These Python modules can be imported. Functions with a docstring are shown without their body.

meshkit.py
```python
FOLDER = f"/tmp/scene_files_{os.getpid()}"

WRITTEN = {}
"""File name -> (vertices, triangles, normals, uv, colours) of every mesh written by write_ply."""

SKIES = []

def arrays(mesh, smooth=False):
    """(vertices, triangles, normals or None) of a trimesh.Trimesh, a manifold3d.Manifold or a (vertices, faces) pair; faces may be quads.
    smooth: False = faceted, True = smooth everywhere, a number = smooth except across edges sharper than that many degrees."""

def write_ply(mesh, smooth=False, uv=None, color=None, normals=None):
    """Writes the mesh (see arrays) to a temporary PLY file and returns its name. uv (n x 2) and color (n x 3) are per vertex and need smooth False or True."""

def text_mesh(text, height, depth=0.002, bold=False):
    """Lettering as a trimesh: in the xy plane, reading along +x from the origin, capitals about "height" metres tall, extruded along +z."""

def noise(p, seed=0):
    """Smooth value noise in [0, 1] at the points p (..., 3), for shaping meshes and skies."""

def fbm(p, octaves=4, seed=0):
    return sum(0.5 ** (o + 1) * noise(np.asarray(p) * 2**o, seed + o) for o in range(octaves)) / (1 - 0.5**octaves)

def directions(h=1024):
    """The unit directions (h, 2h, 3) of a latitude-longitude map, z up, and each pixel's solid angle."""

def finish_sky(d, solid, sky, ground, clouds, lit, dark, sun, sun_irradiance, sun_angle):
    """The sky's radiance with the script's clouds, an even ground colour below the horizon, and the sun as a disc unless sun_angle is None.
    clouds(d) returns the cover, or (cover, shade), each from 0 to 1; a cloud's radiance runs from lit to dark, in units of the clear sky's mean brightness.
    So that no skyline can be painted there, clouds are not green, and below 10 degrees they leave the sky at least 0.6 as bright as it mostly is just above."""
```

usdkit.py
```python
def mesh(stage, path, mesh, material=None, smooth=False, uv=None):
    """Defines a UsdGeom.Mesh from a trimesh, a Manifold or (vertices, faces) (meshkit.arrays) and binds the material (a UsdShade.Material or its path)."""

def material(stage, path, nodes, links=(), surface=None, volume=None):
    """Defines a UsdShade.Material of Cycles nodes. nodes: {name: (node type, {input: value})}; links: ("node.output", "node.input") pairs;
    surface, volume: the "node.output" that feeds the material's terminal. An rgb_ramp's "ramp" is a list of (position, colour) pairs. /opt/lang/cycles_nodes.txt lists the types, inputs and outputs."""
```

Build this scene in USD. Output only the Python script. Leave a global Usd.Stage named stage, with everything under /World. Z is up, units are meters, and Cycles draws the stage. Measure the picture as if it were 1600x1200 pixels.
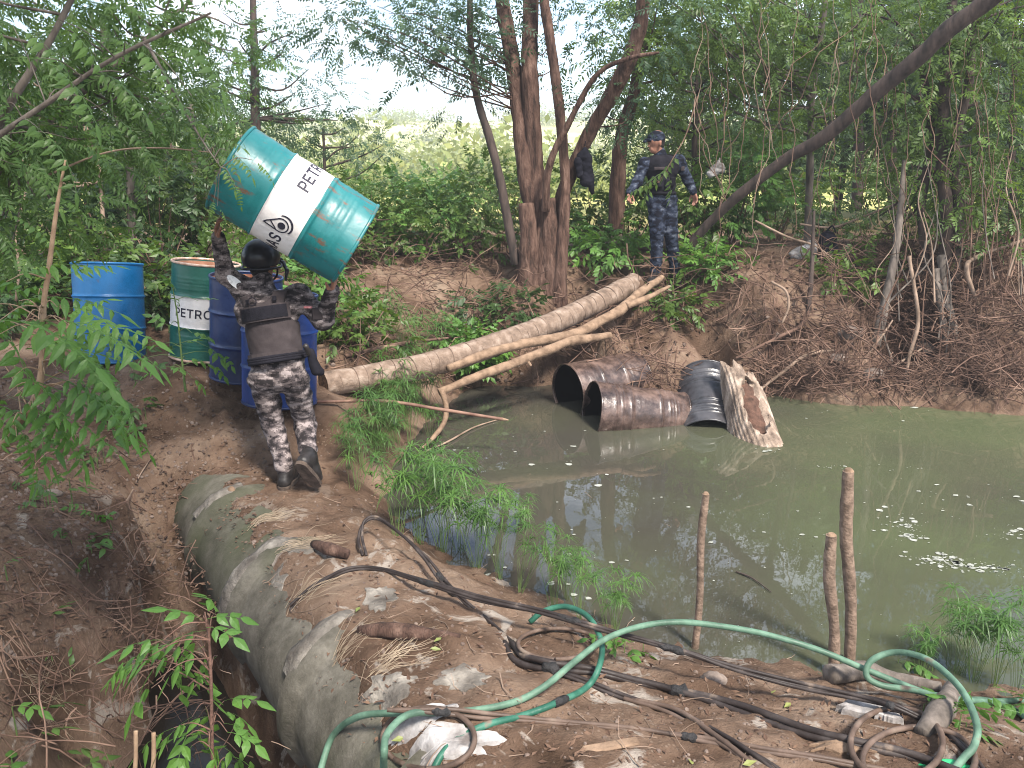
import math
import numpy as np, trimesh, usdkit, meshkit
from shapely.geometry import Polygon, Point, box as sbox
from shapely.ops import unary_union
from scipy.interpolate import RBFInterpolator, RegularGridInterpolator
from pxr import Usd, UsdGeom, UsdLux, UsdShade, Gf, Sdf, Vt

stage = Usd.Stage.CreateInMemory()
UsdGeom.SetStageUpAxis(stage, 'Z'); UsdGeom.SetStageMetersPerUnit(stage, 1.0)
UsdGeom.Xform.Define(stage, '/World'); UsdGeom.Scope.Define(stage, '/World/Looks')

# ------------------------------------------------------------------ camera, sky, sun, exposure
CAM = np.array([0, 0, 2.45]); PITCH = math.radians(14.7); FPX = 1280.0
EXPOSURE = 1.4; HAZE = 0.0015
SUN_AZ, SUN_EL = math.radians(150), math.radians(52)      # azimuth from +y towards +x
SUN_I, SUN_ANGLE, SKY_K = 1.1, 10.0, 0.12
cam = UsdGeom.Camera.Define(stage, '/World/camera')
cam.CreateHorizontalApertureAttr(36.0); cam.CreateVerticalApertureAttr(27.0)
cam.CreateFocalLengthAttr(36.0 * FPX / 1600); cam.CreateClippingRangeAttr(Gf.Vec2f(0.05, 3000))
cam.AddTranslateOp().Set(Gf.Vec3d(*CAM)); cam.AddRotateXOp().Set(90 - math.degrees(PITCH))
cam.CreateExposureAttr(EXPOSURE)
sun = UsdLux.DistantLight.Define(stage, '/World/sun')
sun.CreateIntensityAttr(SUN_I); sun.CreateAngleAttr(SUN_ANGLE); sun.CreateNormalizeAttr(True)
sun.CreateColorAttr(Gf.Vec3f(1.0, 0.93, 0.84))
sun.AddRotateZOp().Set(-math.degrees(SUN_AZ)); sun.AddRotateXOp().Set(-(90 - math.degrees(SUN_EL)))
# -z axis after Rx(-(90-el)): rotate so that light comes from azimuth SUN_AZ
sun.ClearXformOpOrder()
sd = np.array([math.sin(SUN_AZ) * math.cos(SUN_EL), math.cos(SUN_AZ) * math.cos(SUN_EL), math.sin(SUN_EL)])
zx = np.cross([0, 0, 1.0], sd); zx /= np.linalg.norm(zx); zy = np.cross(sd, zx)
sun.AddTransformOp(opSuffix='aim').Set(Gf.Matrix4d(*[float(v) for v in (*zx, 0, *zy, 0, *sd, 0, 0, 0, 0, 1)]))
skym = usdkit.material(stage, '/World/Looks/sky', {
    'tc': ('texture_coordinate', {}),
    'map': ('mapping', {'scale': (1.0, 1.0, 2.2)}),
    'n': ('noise_texture', {'scale': 2.2, 'detail': 6.0, 'roughness': 0.6}),
    'r': ('rgb_ramp', {'ramp': [(0.49, (0, 0, 0)), (0.69, (1, 1, 1))]}),
    's': ('sky_texture', {'sky_type': 'single_scattering', 'sun_disc': False, 'sun_elevation': SUN_EL, 'sun_rotation': SUN_AZ, 'aerosol_density': 1.5}),
    'm': ('mix_color', {'b': (12.5, 13.2, 14.3), 'use_clamp': False}),
    'bg': ('background_shader', {'strength': SKY_K})},
    [('tc.generated', 'map.vector'), ('map.vector', 'n.vector'), ('n.fac', 'r.fac'), ('r.color', 'm.fac'), ('s.color', 'm.a'), ('m.result', 'bg.color')], surface='bg.background')
dome = UsdLux.DomeLight.Define(stage, '/World/sky')
UsdShade.MaterialBindingAPI.Apply(dome.GetPrim()).Bind(skym)
dome.GetPrim().SetCustomDataByKey('kind', 'structure')

# ------------------------------------------------------------------ helpers: projection of places
F_ = np.array([0, math.cos(PITCH), -math.sin(PITCH)]); U_ = np.array([0, math.sin(PITCH), math.cos(PITCH)]); R_ = np.array([1.0, 0, 0])
def ray(px, py): return R_ * ((px - 800) / FPX) + U_ * ((600 - py) / FPX) + F_
def P(px, py, Y):                       # the place at distance Y north of the viewer
    r = ray(px, py); return CAM + r * (Y / r[1])
def G(px, py, z=0.0):                   # the place at height z
    r = ray(px, py); return CAM + r * ((z - CAM[2]) / r[2])

# ------------------------------------------------------------------ helpers: prims
_names = {}
def numbered(parent, name):
    k = (str(parent), name); n = _names.get(k, 0); _names[k] = n + 1
    return name if n == 0 else f'{name}_{n:03d}'
def meta(prim, label=None, cat=None, group=None, kind=None):
    for k, v in (('label', label), ('category', cat), ('group', group), ('kind', kind)):
        if v: prim.SetCustomDataByKey(k, v)
LOC = {}
def thing(name, label, cat, loc=(0, 0, 0), group=None, matrix=None, kind=None):
    path = '/World/' + numbered('/World', name)
    x = UsdGeom.Xform.Define(stage, path)
    if matrix is not None:
        x.AddTransformOp().Set(Gf.Matrix4d(*[float(v) for v in np.asarray(matrix).T.ravel()])); LOC[path] = np.zeros(3)
    else:
        x.AddTranslateOp().Set(Gf.Vec3d(*[float(v) for v in loc])); LOC[path] = np.asarray(loc, float)
    meta(x.GetPrim(), label, cat, group, kind)
    return path
def obj(name, m, mat, parent=None, smooth=False, label=None, cat=None, group=None, kind=None):
    parent = parent or '/World'
    path = parent + '/' + numbered(parent, name)
    root = '/World/' + parent.split('/')[2] if parent != '/World' else None
    v, f, n = meshkit.arrays(m, smooth)
    if root is not None and root in LOC: v = v - LOC[root]
    g = UsdGeom.Mesh.Define(stage, path)
    g.CreatePointsAttr(Vt.Vec3fArray.FromNumpy(v.astype(np.float32)))
    g.CreateFaceVertexCountsAttr(Vt.IntArray.FromNumpy(np.full(len(f), 3, np.int32)))
    g.CreateFaceVertexIndicesAttr(Vt.IntArray.FromNumpy(f.astype(np.int32).ravel()))
    g.CreateSubdivisionSchemeAttr('none')
    if n is not None:
        g.CreateNormalsAttr(Vt.Vec3fArray.FromNumpy(n.astype(np.float32))); g.SetNormalsInterpolation('vertex')
    UsdShade.MaterialBindingAPI.Apply(g.GetPrim()).Bind(mat)
    meta(g.GetPrim(), label, cat, group, kind)
    return path
def dup(src, label, cat, group, matrix):
    base = src.split('/')[-1]
    name = base[:-4] if base[-4:-3] == '_' and base[-3:].isdigit() else base
    path = '/World/' + numbered('/World', name)
    x = UsdGeom.Xform.Define(stage, path)
    x.GetPrim().GetReferences().AddInternalReference(Sdf.Path(src))
    x.ClearXformOpOrder()
    x.AddTransformOp(opSuffix='place').Set(Gf.Matrix4d(*[float(v) for v in np.asarray(matrix).T.ravel()]))
    x.GetPrim().SetInstanceable(True)
    meta(x.GetPrim(), label, cat, group)
    return path
def mat4(loc, rz=0.0, s=1.0, tilt=(0, 0)):
    c, n = math.cos(rz), math.sin(rz)
    R = np.array([[c, -n, 0], [n, c, 0], [0, 0, 1]]) @ trimesh.transformations.rotation_matrix(tilt[0], [1, 0, 0])[:3, :3] @ trimesh.transformations.rotation_matrix(tilt[1], [0, 1, 0])[:3, :3]
    M = np.eye(4); M[:3, :3] = R * s; M[:3, 3] = loc; return M
def cat_(ms):
    V, Fs, o = [], [], 0
    for m in ms:
        v, f = (m.vertices, m.faces) if hasattr(m, 'vertices') else m
        V.append(np.asarray(v)); Fs.append(np.asarray(f) + o); o += len(v)
    return np.vstack(V), np.vstack(Fs)

# ------------------------------------------------------------------ helpers: shapes
def smooth_path(pts, n=8):
    p = np.asarray(pts, float)
    if len(p) < 3: return np.array([p[0] + (p[-1] - p[0]) * t for t in np.linspace(0, 1, n + 1)])
    q = np.vstack([2 * p[0] - p[1], p, 2 * p[-1] - p[-2]]); out = []
    for i in range(1, len(q) - 2):
        for t in np.arange(n) / n:
            a, b, c, d = q[i - 1:i + 3]
            out.append(.5 * (2 * b + (c - a) * t + (2 * a - 5 * b + 4 * c - d) * t * t + (3 * b - a - 3 * c + d) * t ** 3))
    return np.array(out + [p[-1]])
def tube(path, radii, sides=8, bump=0.0, seed=0, cap=True, freq=9.0):
    p = np.asarray(path, float); n = len(p)
    r = np.interp(np.linspace(0, 1, n), np.linspace(0, 1, np.size(radii)), np.atleast_1d(radii)) if np.size(radii) > 1 else np.full(n, float(np.ravel(radii)[0]))
    t = np.gradient(p, axis=0); t /= np.maximum(np.linalg.norm(t, axis=1, keepdims=True), 1e-9)
    a = np.cross(t[0], [0.31, 0.2, 0.93]); a /= np.linalg.norm(a); A = [a]
    for i in range(1, n):
        a = a - t[i] * (a @ t[i]); a /= max(np.linalg.norm(a), 1e-9); A.append(a)
    A = np.array(A); B = np.cross(t, A)
    th = np.arange(sides) * 2 * np.pi / sides
    d = A[:, None] * np.cos(th)[None, :, None] + B[:, None] * np.sin(th)[None, :, None]
    V = p[:, None] + d * r[:, None, None]
    if bump:
        V = V + d * ((meshkit.fbm(V * freq, 3, seed) - .5) * 2 * bump * r[:, None])[..., None]
    V = V.reshape(-1, 3)
    i, j = np.meshgrid(np.arange(n - 1), np.arange(sides), indexing='ij'); j2 = (j + 1) % sides
    q = np.stack([i * sides + j, i * sides + j2, (i + 1) * sides + j2, (i + 1) * sides + j], -1).reshape(-1, 4)
    Fq = np.vstack([q[:, [0, 1, 2]], q[:, [0, 2, 3]]])
    if cap:
        V = np.vstack([V, p[0] - t[0] * 0, p[-1]]); c0, c1 = n * sides, n * sides + 1; k = np.arange(sides); k2 = (k + 1) % sides
        Fq = np.vstack([Fq, np.stack([np.full(sides, c0), k2, k], 1), np.stack([np.full(sides, c1), (n - 1) * sides + k, (n - 1) * sides + k2], 1)])
    return V, Fq
def lathe(profile, sides=48, closed=False):
    pr = np.asarray(profile, float); n = len(pr); th = np.arange(sides) * 2 * np.pi / sides
    V = np.stack([pr[:, None, 0] * np.cos(th), pr[:, None, 0] * np.sin(th), np.repeat(pr[:, 1:2], sides, 1)], -1).reshape(-1, 3)
    i, j = np.meshgrid(np.arange(n if closed else n - 1), np.arange(sides), indexing='ij'); j2 = (j + 1) % sides; i2 = (i + 1) % n
    q = np.stack([i * sides + j, i * sides + j2, i2 * sides + j2, i2 * sides + j], -1).reshape(-1, 4)
    return V, np.vstack([q[:, [0, 1, 2]], q[:, [0, 2, 3]]])
def box(c, s, R=None, bev=0.0):
    b = trimesh.creation.box(extents=s)
    if bev:
        v = b.vertices; pts = []
        for k in range(3):
            w = v.copy(); w -= np.sign(v) * bev; w[:, k] = v[:, k]; pts.append(w)
        b = trimesh.convex.convex_hull(np.vstack(pts))
    v = np.array(b.vertices)
    if R is not None: v = v @ np.asarray(R).T
    return v + np.asarray(c), np.array(b.faces)
def tf(m, M):
    v, f = (m.vertices, m.faces) if hasattr(m, 'vertices') else m[:2]
    return np.asarray(v) @ M[:3, :3].T + M[:3, 3], np.asarray(f)
def nets(f, lo, hi, h):                 # a smooth surface of a distance function
    ax = [np.arange(lo[k], hi[k] + h, h) for k in range(3)]
    X = np.stack(np.meshgrid(*ax, indexing='ij'), -1); D = f(X.reshape(-1, 3)).reshape(X.shape[:3])
    S = D < 0; nx, ny, nz = D.shape
    acc = np.zeros((nx - 1, ny - 1, nz - 1, 3)); cnt = np.zeros((nx - 1, ny - 1, nz - 1))
    C = [(a, b, c) for a in (0, 1) for b in (0, 1) for c in (0, 1)]
    sl = lambda c: tuple(slice(c[k], D.shape[k] - 1 + c[k]) for k in range(3))
    for u in C:
        for k in range(3):
            if u[k]: continue
            w = list(u); w[k] = 1; d0, d1 = D[sl(u)], D[sl(w)]; x = (d0 < 0) != (d1 < 0)
            t = np.where(x, d0 / np.where(x, d0 - d1, 1), 0); pos = np.stack([np.full(t.shape, float(u[m])) if m != k else t for m in range(3)], -1)
            acc += pos * x[..., None]; cnt += x
    on = cnt > 0; idx = -np.ones(on.shape, int); idx[on] = np.arange(on.sum())
    V = (np.argwhere(on) + acc[on] / cnt[on][:, None]) * h + np.asarray(lo); Q = []
    for k in range(3):
        a, b = (k + 1) % 3, (k + 2) % 3
        s0 = [slice(1, -1)] * 3; s1 = [slice(1, -1)] * 3; s0[k] = slice(0, -1); s1[k] = slice(1, None)
        A0, A1 = S[tuple(s0)], S[tuple(s1)]; ij = np.argwhere(A0 != A1)
        if not len(ij): continue
        flip = A0[tuple(ij.T)]; base = ij.copy(); base[:, a] += 1; base[:, b] += 1
        q = []
        for da, db in ((-1, -1), (0, -1), (0, 0), (-1, 0)):
            c = base.copy(); c[:, a] += da; c[:, b] += db; q.append(idx[tuple(c.T)])
        q = np.stack(q, 1); q[~flip] = q[~flip][:, ::-1]; Q.append(q)
    Q = np.vstack(Q); Q = Q[(Q >= 0).all(1)]
    return V, np.vstack([Q[:, [0, 1, 2]], Q[:, [0, 2, 3]]])
def cone(p, a, b, ra, rb):
    a, b = np.asarray(a, float), np.asarray(b, float); ba = b - a; h = np.clip((p - a) @ ba / max(ba @ ba, 1e-12), 0, 1)
    return np.linalg.norm(p - a - h[:, None] * ba, axis=1) - (ra + (rb - ra) * h)
def smin(d, e, k):
    h = np.clip(.5 + .5 * (e - d) / k, 0, 1); return e + (d - e) * h - k * h * (1 - h)
def bones_sdf(bones, k):
    def f(p):
        d = None
        for b in bones:
            e = cone(p, *b); d = e if d is None else smin(d, e, k)
        return d
    return f
def flesh(bones, h, k=0.03, pad=0.03, wrinkle=0.0, wf=14.0, seed=0, extra=None):
    pts = np.array([q for b in bones for q in (np.asarray(b[0]), np.asarray(b[1]))]); r = max(max(b[2], b[3]) for b in bones) + pad
    f0 = bones_sdf(bones, k)
    f = (lambda p: extra(p, f0(p))) if extra else f0
    v, t = nets(f, pts.min(0) - r, pts.max(0) + r, h)
    if wrinkle:
        n = meshkit.arrays((v, t), True)[2]
        v = v + n * ((meshkit.fbm(v * np.array([wf, wf, wf * 1.7]), 3, seed) - .5) * 2 * wrinkle)[:, None]
    return v, t

# ------------------------------------------------------------------ materials
def pm(name, ramp, scale=8.0, detail=5.0, rough=0.8, bump=0.0, bscale=None, stretch=(1, 1, 1), spec=0.25, metallic=0.0, distortion=0.0, coat=0.0, obj_space=False, rough_var=None, const=False, bdist=0.02, nrough=0.55, snap=0):
    nodes = {'g': ('texture_coordinate', {}) if obj_space else ('geometry', {}), 'map': ('mapping', {'scale': stretch}),
             'n': ('noise_texture', {'scale': scale, 'detail': detail, 'roughness': nrough, 'distortion': distortion}),
             'r': ('rgb_ramp', {'ramp': ramp, 'interpolate': not const}),
             'p': ('principled_bsdf', {'roughness': rough, 'specular_ior_level': spec, 'metallic': metallic, 'coat_weight': coat, 'coat_roughness': 0.15})}
    src = 'g.object' if obj_space else 'g.position'
    links = [(src, 'map.vector'), ('n.fac', 'r.fac'), ('r.color', 'p.base_color')]
    if snap:
        nodes['sn'] = ('vector_math', {'math_type': 'snap', 'vector2': (snap, snap, snap)}); links += [('map.vector', 'sn.vector1'), ('sn.vector', 'n.vector')]
    else: links += [('map.vector', 'n.vector')]
    if bump:
        nodes['n2'] = ('noise_texture', {'scale': bscale or scale * 3, 'detail': 6.0, 'roughness': 0.6}); nodes['b'] = ('bump', {'strength': bump, 'distance': bdist})
        links += [('map.vector', 'n2.vector'), ('n2.fac', 'b.height'), ('b.normal', 'p.normal')]
    if rough_var:
        nodes['mr'] = ('map_range', {'from_min': 0.35, 'from_max': 0.65, 'to_min': rough_var[0], 'to_max': rough_var[1], 'clamp': True}); links += [('n.fac', 'mr.value'), ('mr.result', 'p.roughness')]
    return usdkit.material(stage, '/World/Looks/' + name, nodes, links, surface='p.BSDF')
def leafm(name, cols, trans=0.3, scale=1.2, rough=0.45):
    c = np.array(cols)
    return usdkit.material(stage, '/World/Looks/' + name, {
        'g': ('geometry', {}), 'n': ('noise_texture', {'scale': scale, 'detail': 3.0}), 'a': ('math', {'math_type': 'multiply_add', 'value2': 0.55, 'value3': -0.275}),
        'b': ('math', {'math_type': 'add'}), 'r': ('rgb_ramp', {'ramp': [(0.2, tuple(c[0])), (0.5, tuple(c[1])), (0.85, tuple(c[2]))]}),
        'p': ('principled_bsdf', {'roughness': rough, 'specular_ior_level': 0.35}), 't': ('translucent_bsdf', {}), 'hs': ('hsv', {'hue': 0.48, 'saturation': 1.1, 'value': 1.4}), 'x': ('mix_closure', {'fac': trans})},
        [('g.position', 'n.vector'), ('g.random_per_island', 'a.value1'), ('a.value', 'b.value1'), ('n.fac', 'b.value2'), ('b.value', 'r.fac'), ('r.color', 'p.base_color'), ('r.color', 'hs.color'), ('hs.color', 't.color'), ('p.BSDF', 'x.closure1'), ('t.BSDF', 'x.closure2')], surface='x.closure')
M = {}
M['bark'] = pm('bark', [(0.3, (.022, .014, .011)), (.5, (.075, .043, .032)), (.75, (.15, .095, .072))], 16, stretch=(1, 1, .22), rough=.95, bump=1.0, bscale=34, spec=.2, bdist=.04)
M['bark_grey'] = pm('bark_grey', [(0.3, (.05, .042, .035)), (.55, (.12, .10, .085)), (.8, (.24, .20, .17))], 14, stretch=(1, 1, .25), rough=.9, bump=.5, bscale=30)
M['bark_dark'] = pm('bark_dark', [(0.3, (.02, .016, .014)), (.7, (.07, .05, .042))], 14, stretch=(1, 1, .25), rough=.9, bump=.5, bscale=30)
M['bark_red'] = pm('bark_red', [(0.3, (.055, .03, .022)), (.7, (.18, .10, .075))], 18, rough=.85, bump=.4)
M['twig'] = pm('twig', [(0.3, (.04, .024, .018)), (.52, (.11, .066, .048)), (.72, (.22, .145, .105))], 3, rough=.9, spec=.2)
M['twig_pale'] = pm('twig_pale', [(0.3, (.10, .070, .050)), (.7, (.25, .18, .135))], 6, rough=.9, bump=.3, spec=.2)
M['wood_pale'] = pm('wood_pale', [(0.3, (.09, .058, .038)), (.6, (.21, .142, .095))], 12, spec=.2, rough=.9, bump=.5, bscale=40)
M['end_grain'] = pm('end_grain', [(0.3, (.02, .013, .009)), (.7, (.16, .09, .05))], 30, rough=.95, bump=.8)
M['dry_grass'] = pm('dry_grass', [(0.3, (.16, .12, .085)), (.7, (.30, .24, .17))], 9, rough=.9, spec=.2)

# ------------------------------------------------------------------ ground as one sheet
AX0 = np.array([-0.634, 3.425]); AD = np.array([-.544, .839]); AN = np.array([-.839, -.544]); PR = 0.40; PZ = -0.10
def pipe_pt(s, q=0.0, z=0.0): return np.array([*(AX0 + AD * s + AN * q), z])
ctl = []
def c2(px, py, z): ctl.append(G(px, py, z))
for px, py in ((1660, 1080), (1590, 1075), (1450, 1062), (1330, 1050), (1150, 1035), (1000, 1000), (900, 960), (790, 915), (700, 880), (620, 820), (590, 775), (603, 735), (640, 690), (685, 640), (740, 606), (860, 600), (1000, 606), (1200, 612), (1400, 612), (1600, 598), (1750, 590)): c2(px, py, 0.0)
for px, py, z in ((1560, 1000, -.3), (1350, 1000, -.3), (1200, 950, -.5), (1000, 900, -.5), (800, 830, -.45), (720, 740, -.45), (760, 660, -.4), (900, 680, -.6), (1200, 750, -.7), (1400, 800, -.7), (1500, 900, -.6), (1100, 640, -.35), (1400, 650, -.4), (900, 625, -.3), (1600, 650, -.4), (1700, 800, -.6)): c2(px, py, z)
# near ground right of the pipe
for px, py, z in ((1550, 1130, .16), (1350, 1100, .16), (1150, 1080, .18), (1000, 1050, .2), (850, 1000, .25), (750, 940, .25), (670, 890, .25), (580, 830, .25), (545, 770, .24), (1500, 1190, .3), (1300, 1190, .33), (1100, 1190, .36), (900, 1190, .40), (1000, 1120, .3), (800, 1080, .37), (700, 1000, .38), (600, 920, .34), (520, 840, .30), (470, 780, .28), (540, 720, .30), (560, 690, .33), (500, 690, .38), (600, 650, .25), (640, 610, .28)): c2(px, py, z)
# path and mound with the drums
for px, py, z in ((435, 645, .58), (400, 690, .45), (480, 640, .55), (520, 625, .58), (540, 600, .52), (350, 640, .60), (300, 600, .72), (250, 575, .76), (170, 560, .77), (100, 560, .75), (330, 690, .45), (250, 690, .45), (350, 575, .74), (470, 585, .68), (560, 560, .62), (650, 545, .55)): c2(px, py, z)
# left bank
for px, py, z in ((100, 900, .30), (0, 1100, .10), (100, 1180, -.40), (200, 1000, -.15), (100, 1050, -.05), (0, 950, .38), (100, 780, .43), (0, 800, .55), (0, 700, .70), (200, 780, .36), (200, 860, .22), (250, 930, -.25), (60, 640, .70), (-200, 900, .7), (-300, 700, .9), (-200, 560, .95), (-200, 1150, .4)): c2(px, py, z)
# pipe trench
for s in np.arange(-3.0, 2.8, .3):
    d = float(np.clip((2.75 - s) / 1.1, 0, 1))
    for q, z in ((-.5, .30), (-.2, .325), (0, .325), (.10, .31), (.20, .262 - .03 * (1 - d)), (.30, .10), (.38, -.10 - .15 * d), (.44, -.15 - .75 * d), (.56, .02 - 1.32 * d), (.74, .1 - 1.35 * d)):
        if q > .6 and s > 1.9: continue
        ctl.append(pipe_pt(s, q, z - .015 * max(s, 0)))
for s in (3.1, 3.4): ctl += [pipe_pt(s, q, .42) for q in (-.3, 0, .2, .4, .6)]
# far bank and plateau
for px, py, z in ((560, 545, .75), (620, 520, .72), (700, 540, .45), (760, 545, .4), (860, 560, .3), (1000, 575, .35), (1150, 575, .35), (1300, 580, .3), (1450, 575, .3), (1600, 570, .3),
                  (560, 470, 1.05), (650, 460, 1.0), (750, 470, .85), (850, 480, .85), (950, 480, .95), (1050, 500, .85), (1200, 500, .8), (1350, 500, .8), (1500, 500, .8), (1600, 490, .9),
                  (560, 430, 1.18), (700, 420, 1.2), (850, 425, 1.2), (1000, 435, 1.2), (1150, 430, 1.22), (1300, 425, 1.25), (1450, 430, 1.25), (1600, 430, 1.25), (1700, 420, 1.3)): c2(px, py, z)
for x in (-40, -25, -14, -8, -5): ctl += [np.array([x, y, 1.3 if y > 9 else 1.0]) for y in (-10, 0, 4, 8, 12, 20, 40)]
for x in (-3, -1, 1, 3, 6, 9, 14, 25, 40): ctl += [np.array([x, y, 1.3]) for y in (12, 15, 20, 40)]
for x in (9, 14, 25, 40): ctl += [np.array([x, y, 1.1]) for y in (-10, 0, 4, 8)]
for x in (-3, -1, 1, 3, 5): ctl += [np.array([x, y, .8 if y < 0 else .7]) for y in (-10, -3, 0, .8)]
ctl = np.array(ctl)
_rbf = RBFInterpolator(ctl[:, :2], ctl[:, 2], kernel='linear', smoothing=0.004, neighbors=60)
def axis(a, b, h, far0, far1, g=1.13):
    mid = np.arange(a, b, h); out = list(mid); st = h; x = b
    while x < far1: out.append(x); st *= g; x += st
    st = h; x = a - h; lo = []
    while x > far0: lo.append(x); st *= g; x -= st
    return np.array(lo[::-1] + out)
gx, gy = axis(-4.2, 6.5, .032, -230, 230), axis(1.9, 11.2, .03, -60, 250)
GX, GY = np.meshgrid(gx, gy, indexing='ij'); g2 = np.stack([GX.ravel(), GY.ravel()], 1)
near = (np.abs(g2[:, 0]) < 40) & (g2[:, 1] > -10) & (g2[:, 1] < 40)
gz = np.full(len(g2), 1.3); gz[near] = _rbf(g2[near])
g3 = np.column_stack([g2, gz * 0])
amp = np.clip((np.abs(gz)) * .3 + .4, .4, 1)
gz = gz + near * ((meshkit.fbm(g3 * 1.7, 4, 3) - .5) * .16 * amp + (meshkit.fbm(g3 * 9, 4, 8) - .5) * .06 - np.abs(meshkit.fbm(g3 * 5, 3, 18) - .5) * .10 + .02)
bank = near & (g2[:, 1] > 8) & (gz > .05) & (gz < 1.15)
gz = gz + bank * (meshkit.fbm(np.column_stack([g2 * 4, gz * 5]), 4, 5) - .5) * .13
gz = np.where(near, gz, gz + (meshkit.fbm(g3 * .05, 3, 4) - .5) * .8 * (g2[:, 1] > 0))
GZ = gz.reshape(GX.shape)
_H = RegularGridInterpolator((gx, gy), GZ, bounds_error=False, fill_value=1.3)
def H(x, y): return float(_H((x, y)))
def D(px, py, h=0.0):                   # the place on the ground along a line of sight, h above it
    r = ray(px, py); lo = -.05 if h == 0 else -9
    def first(t): p = CAM + t[:, None] * r; return p, int(np.argmax(p[:, 2] < np.maximum(_H(p[:, :2]), lo) + h))
    t = np.arange(1.2, 40, .08); p, k = first(t); t = np.linspace(t[max(k - 1, 0)], t[k], 12); p, k = first(t); return p[k]
ni, nj = GX.shape
i, j = np.meshgrid(np.arange(ni - 1), np.arange(nj - 1), indexing='ij')
q = np.stack([i * nj + j, (i + 1) * nj + j, (i + 1) * nj + j + 1, i * nj + j + 1], -1).reshape(-1, 4)
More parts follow.
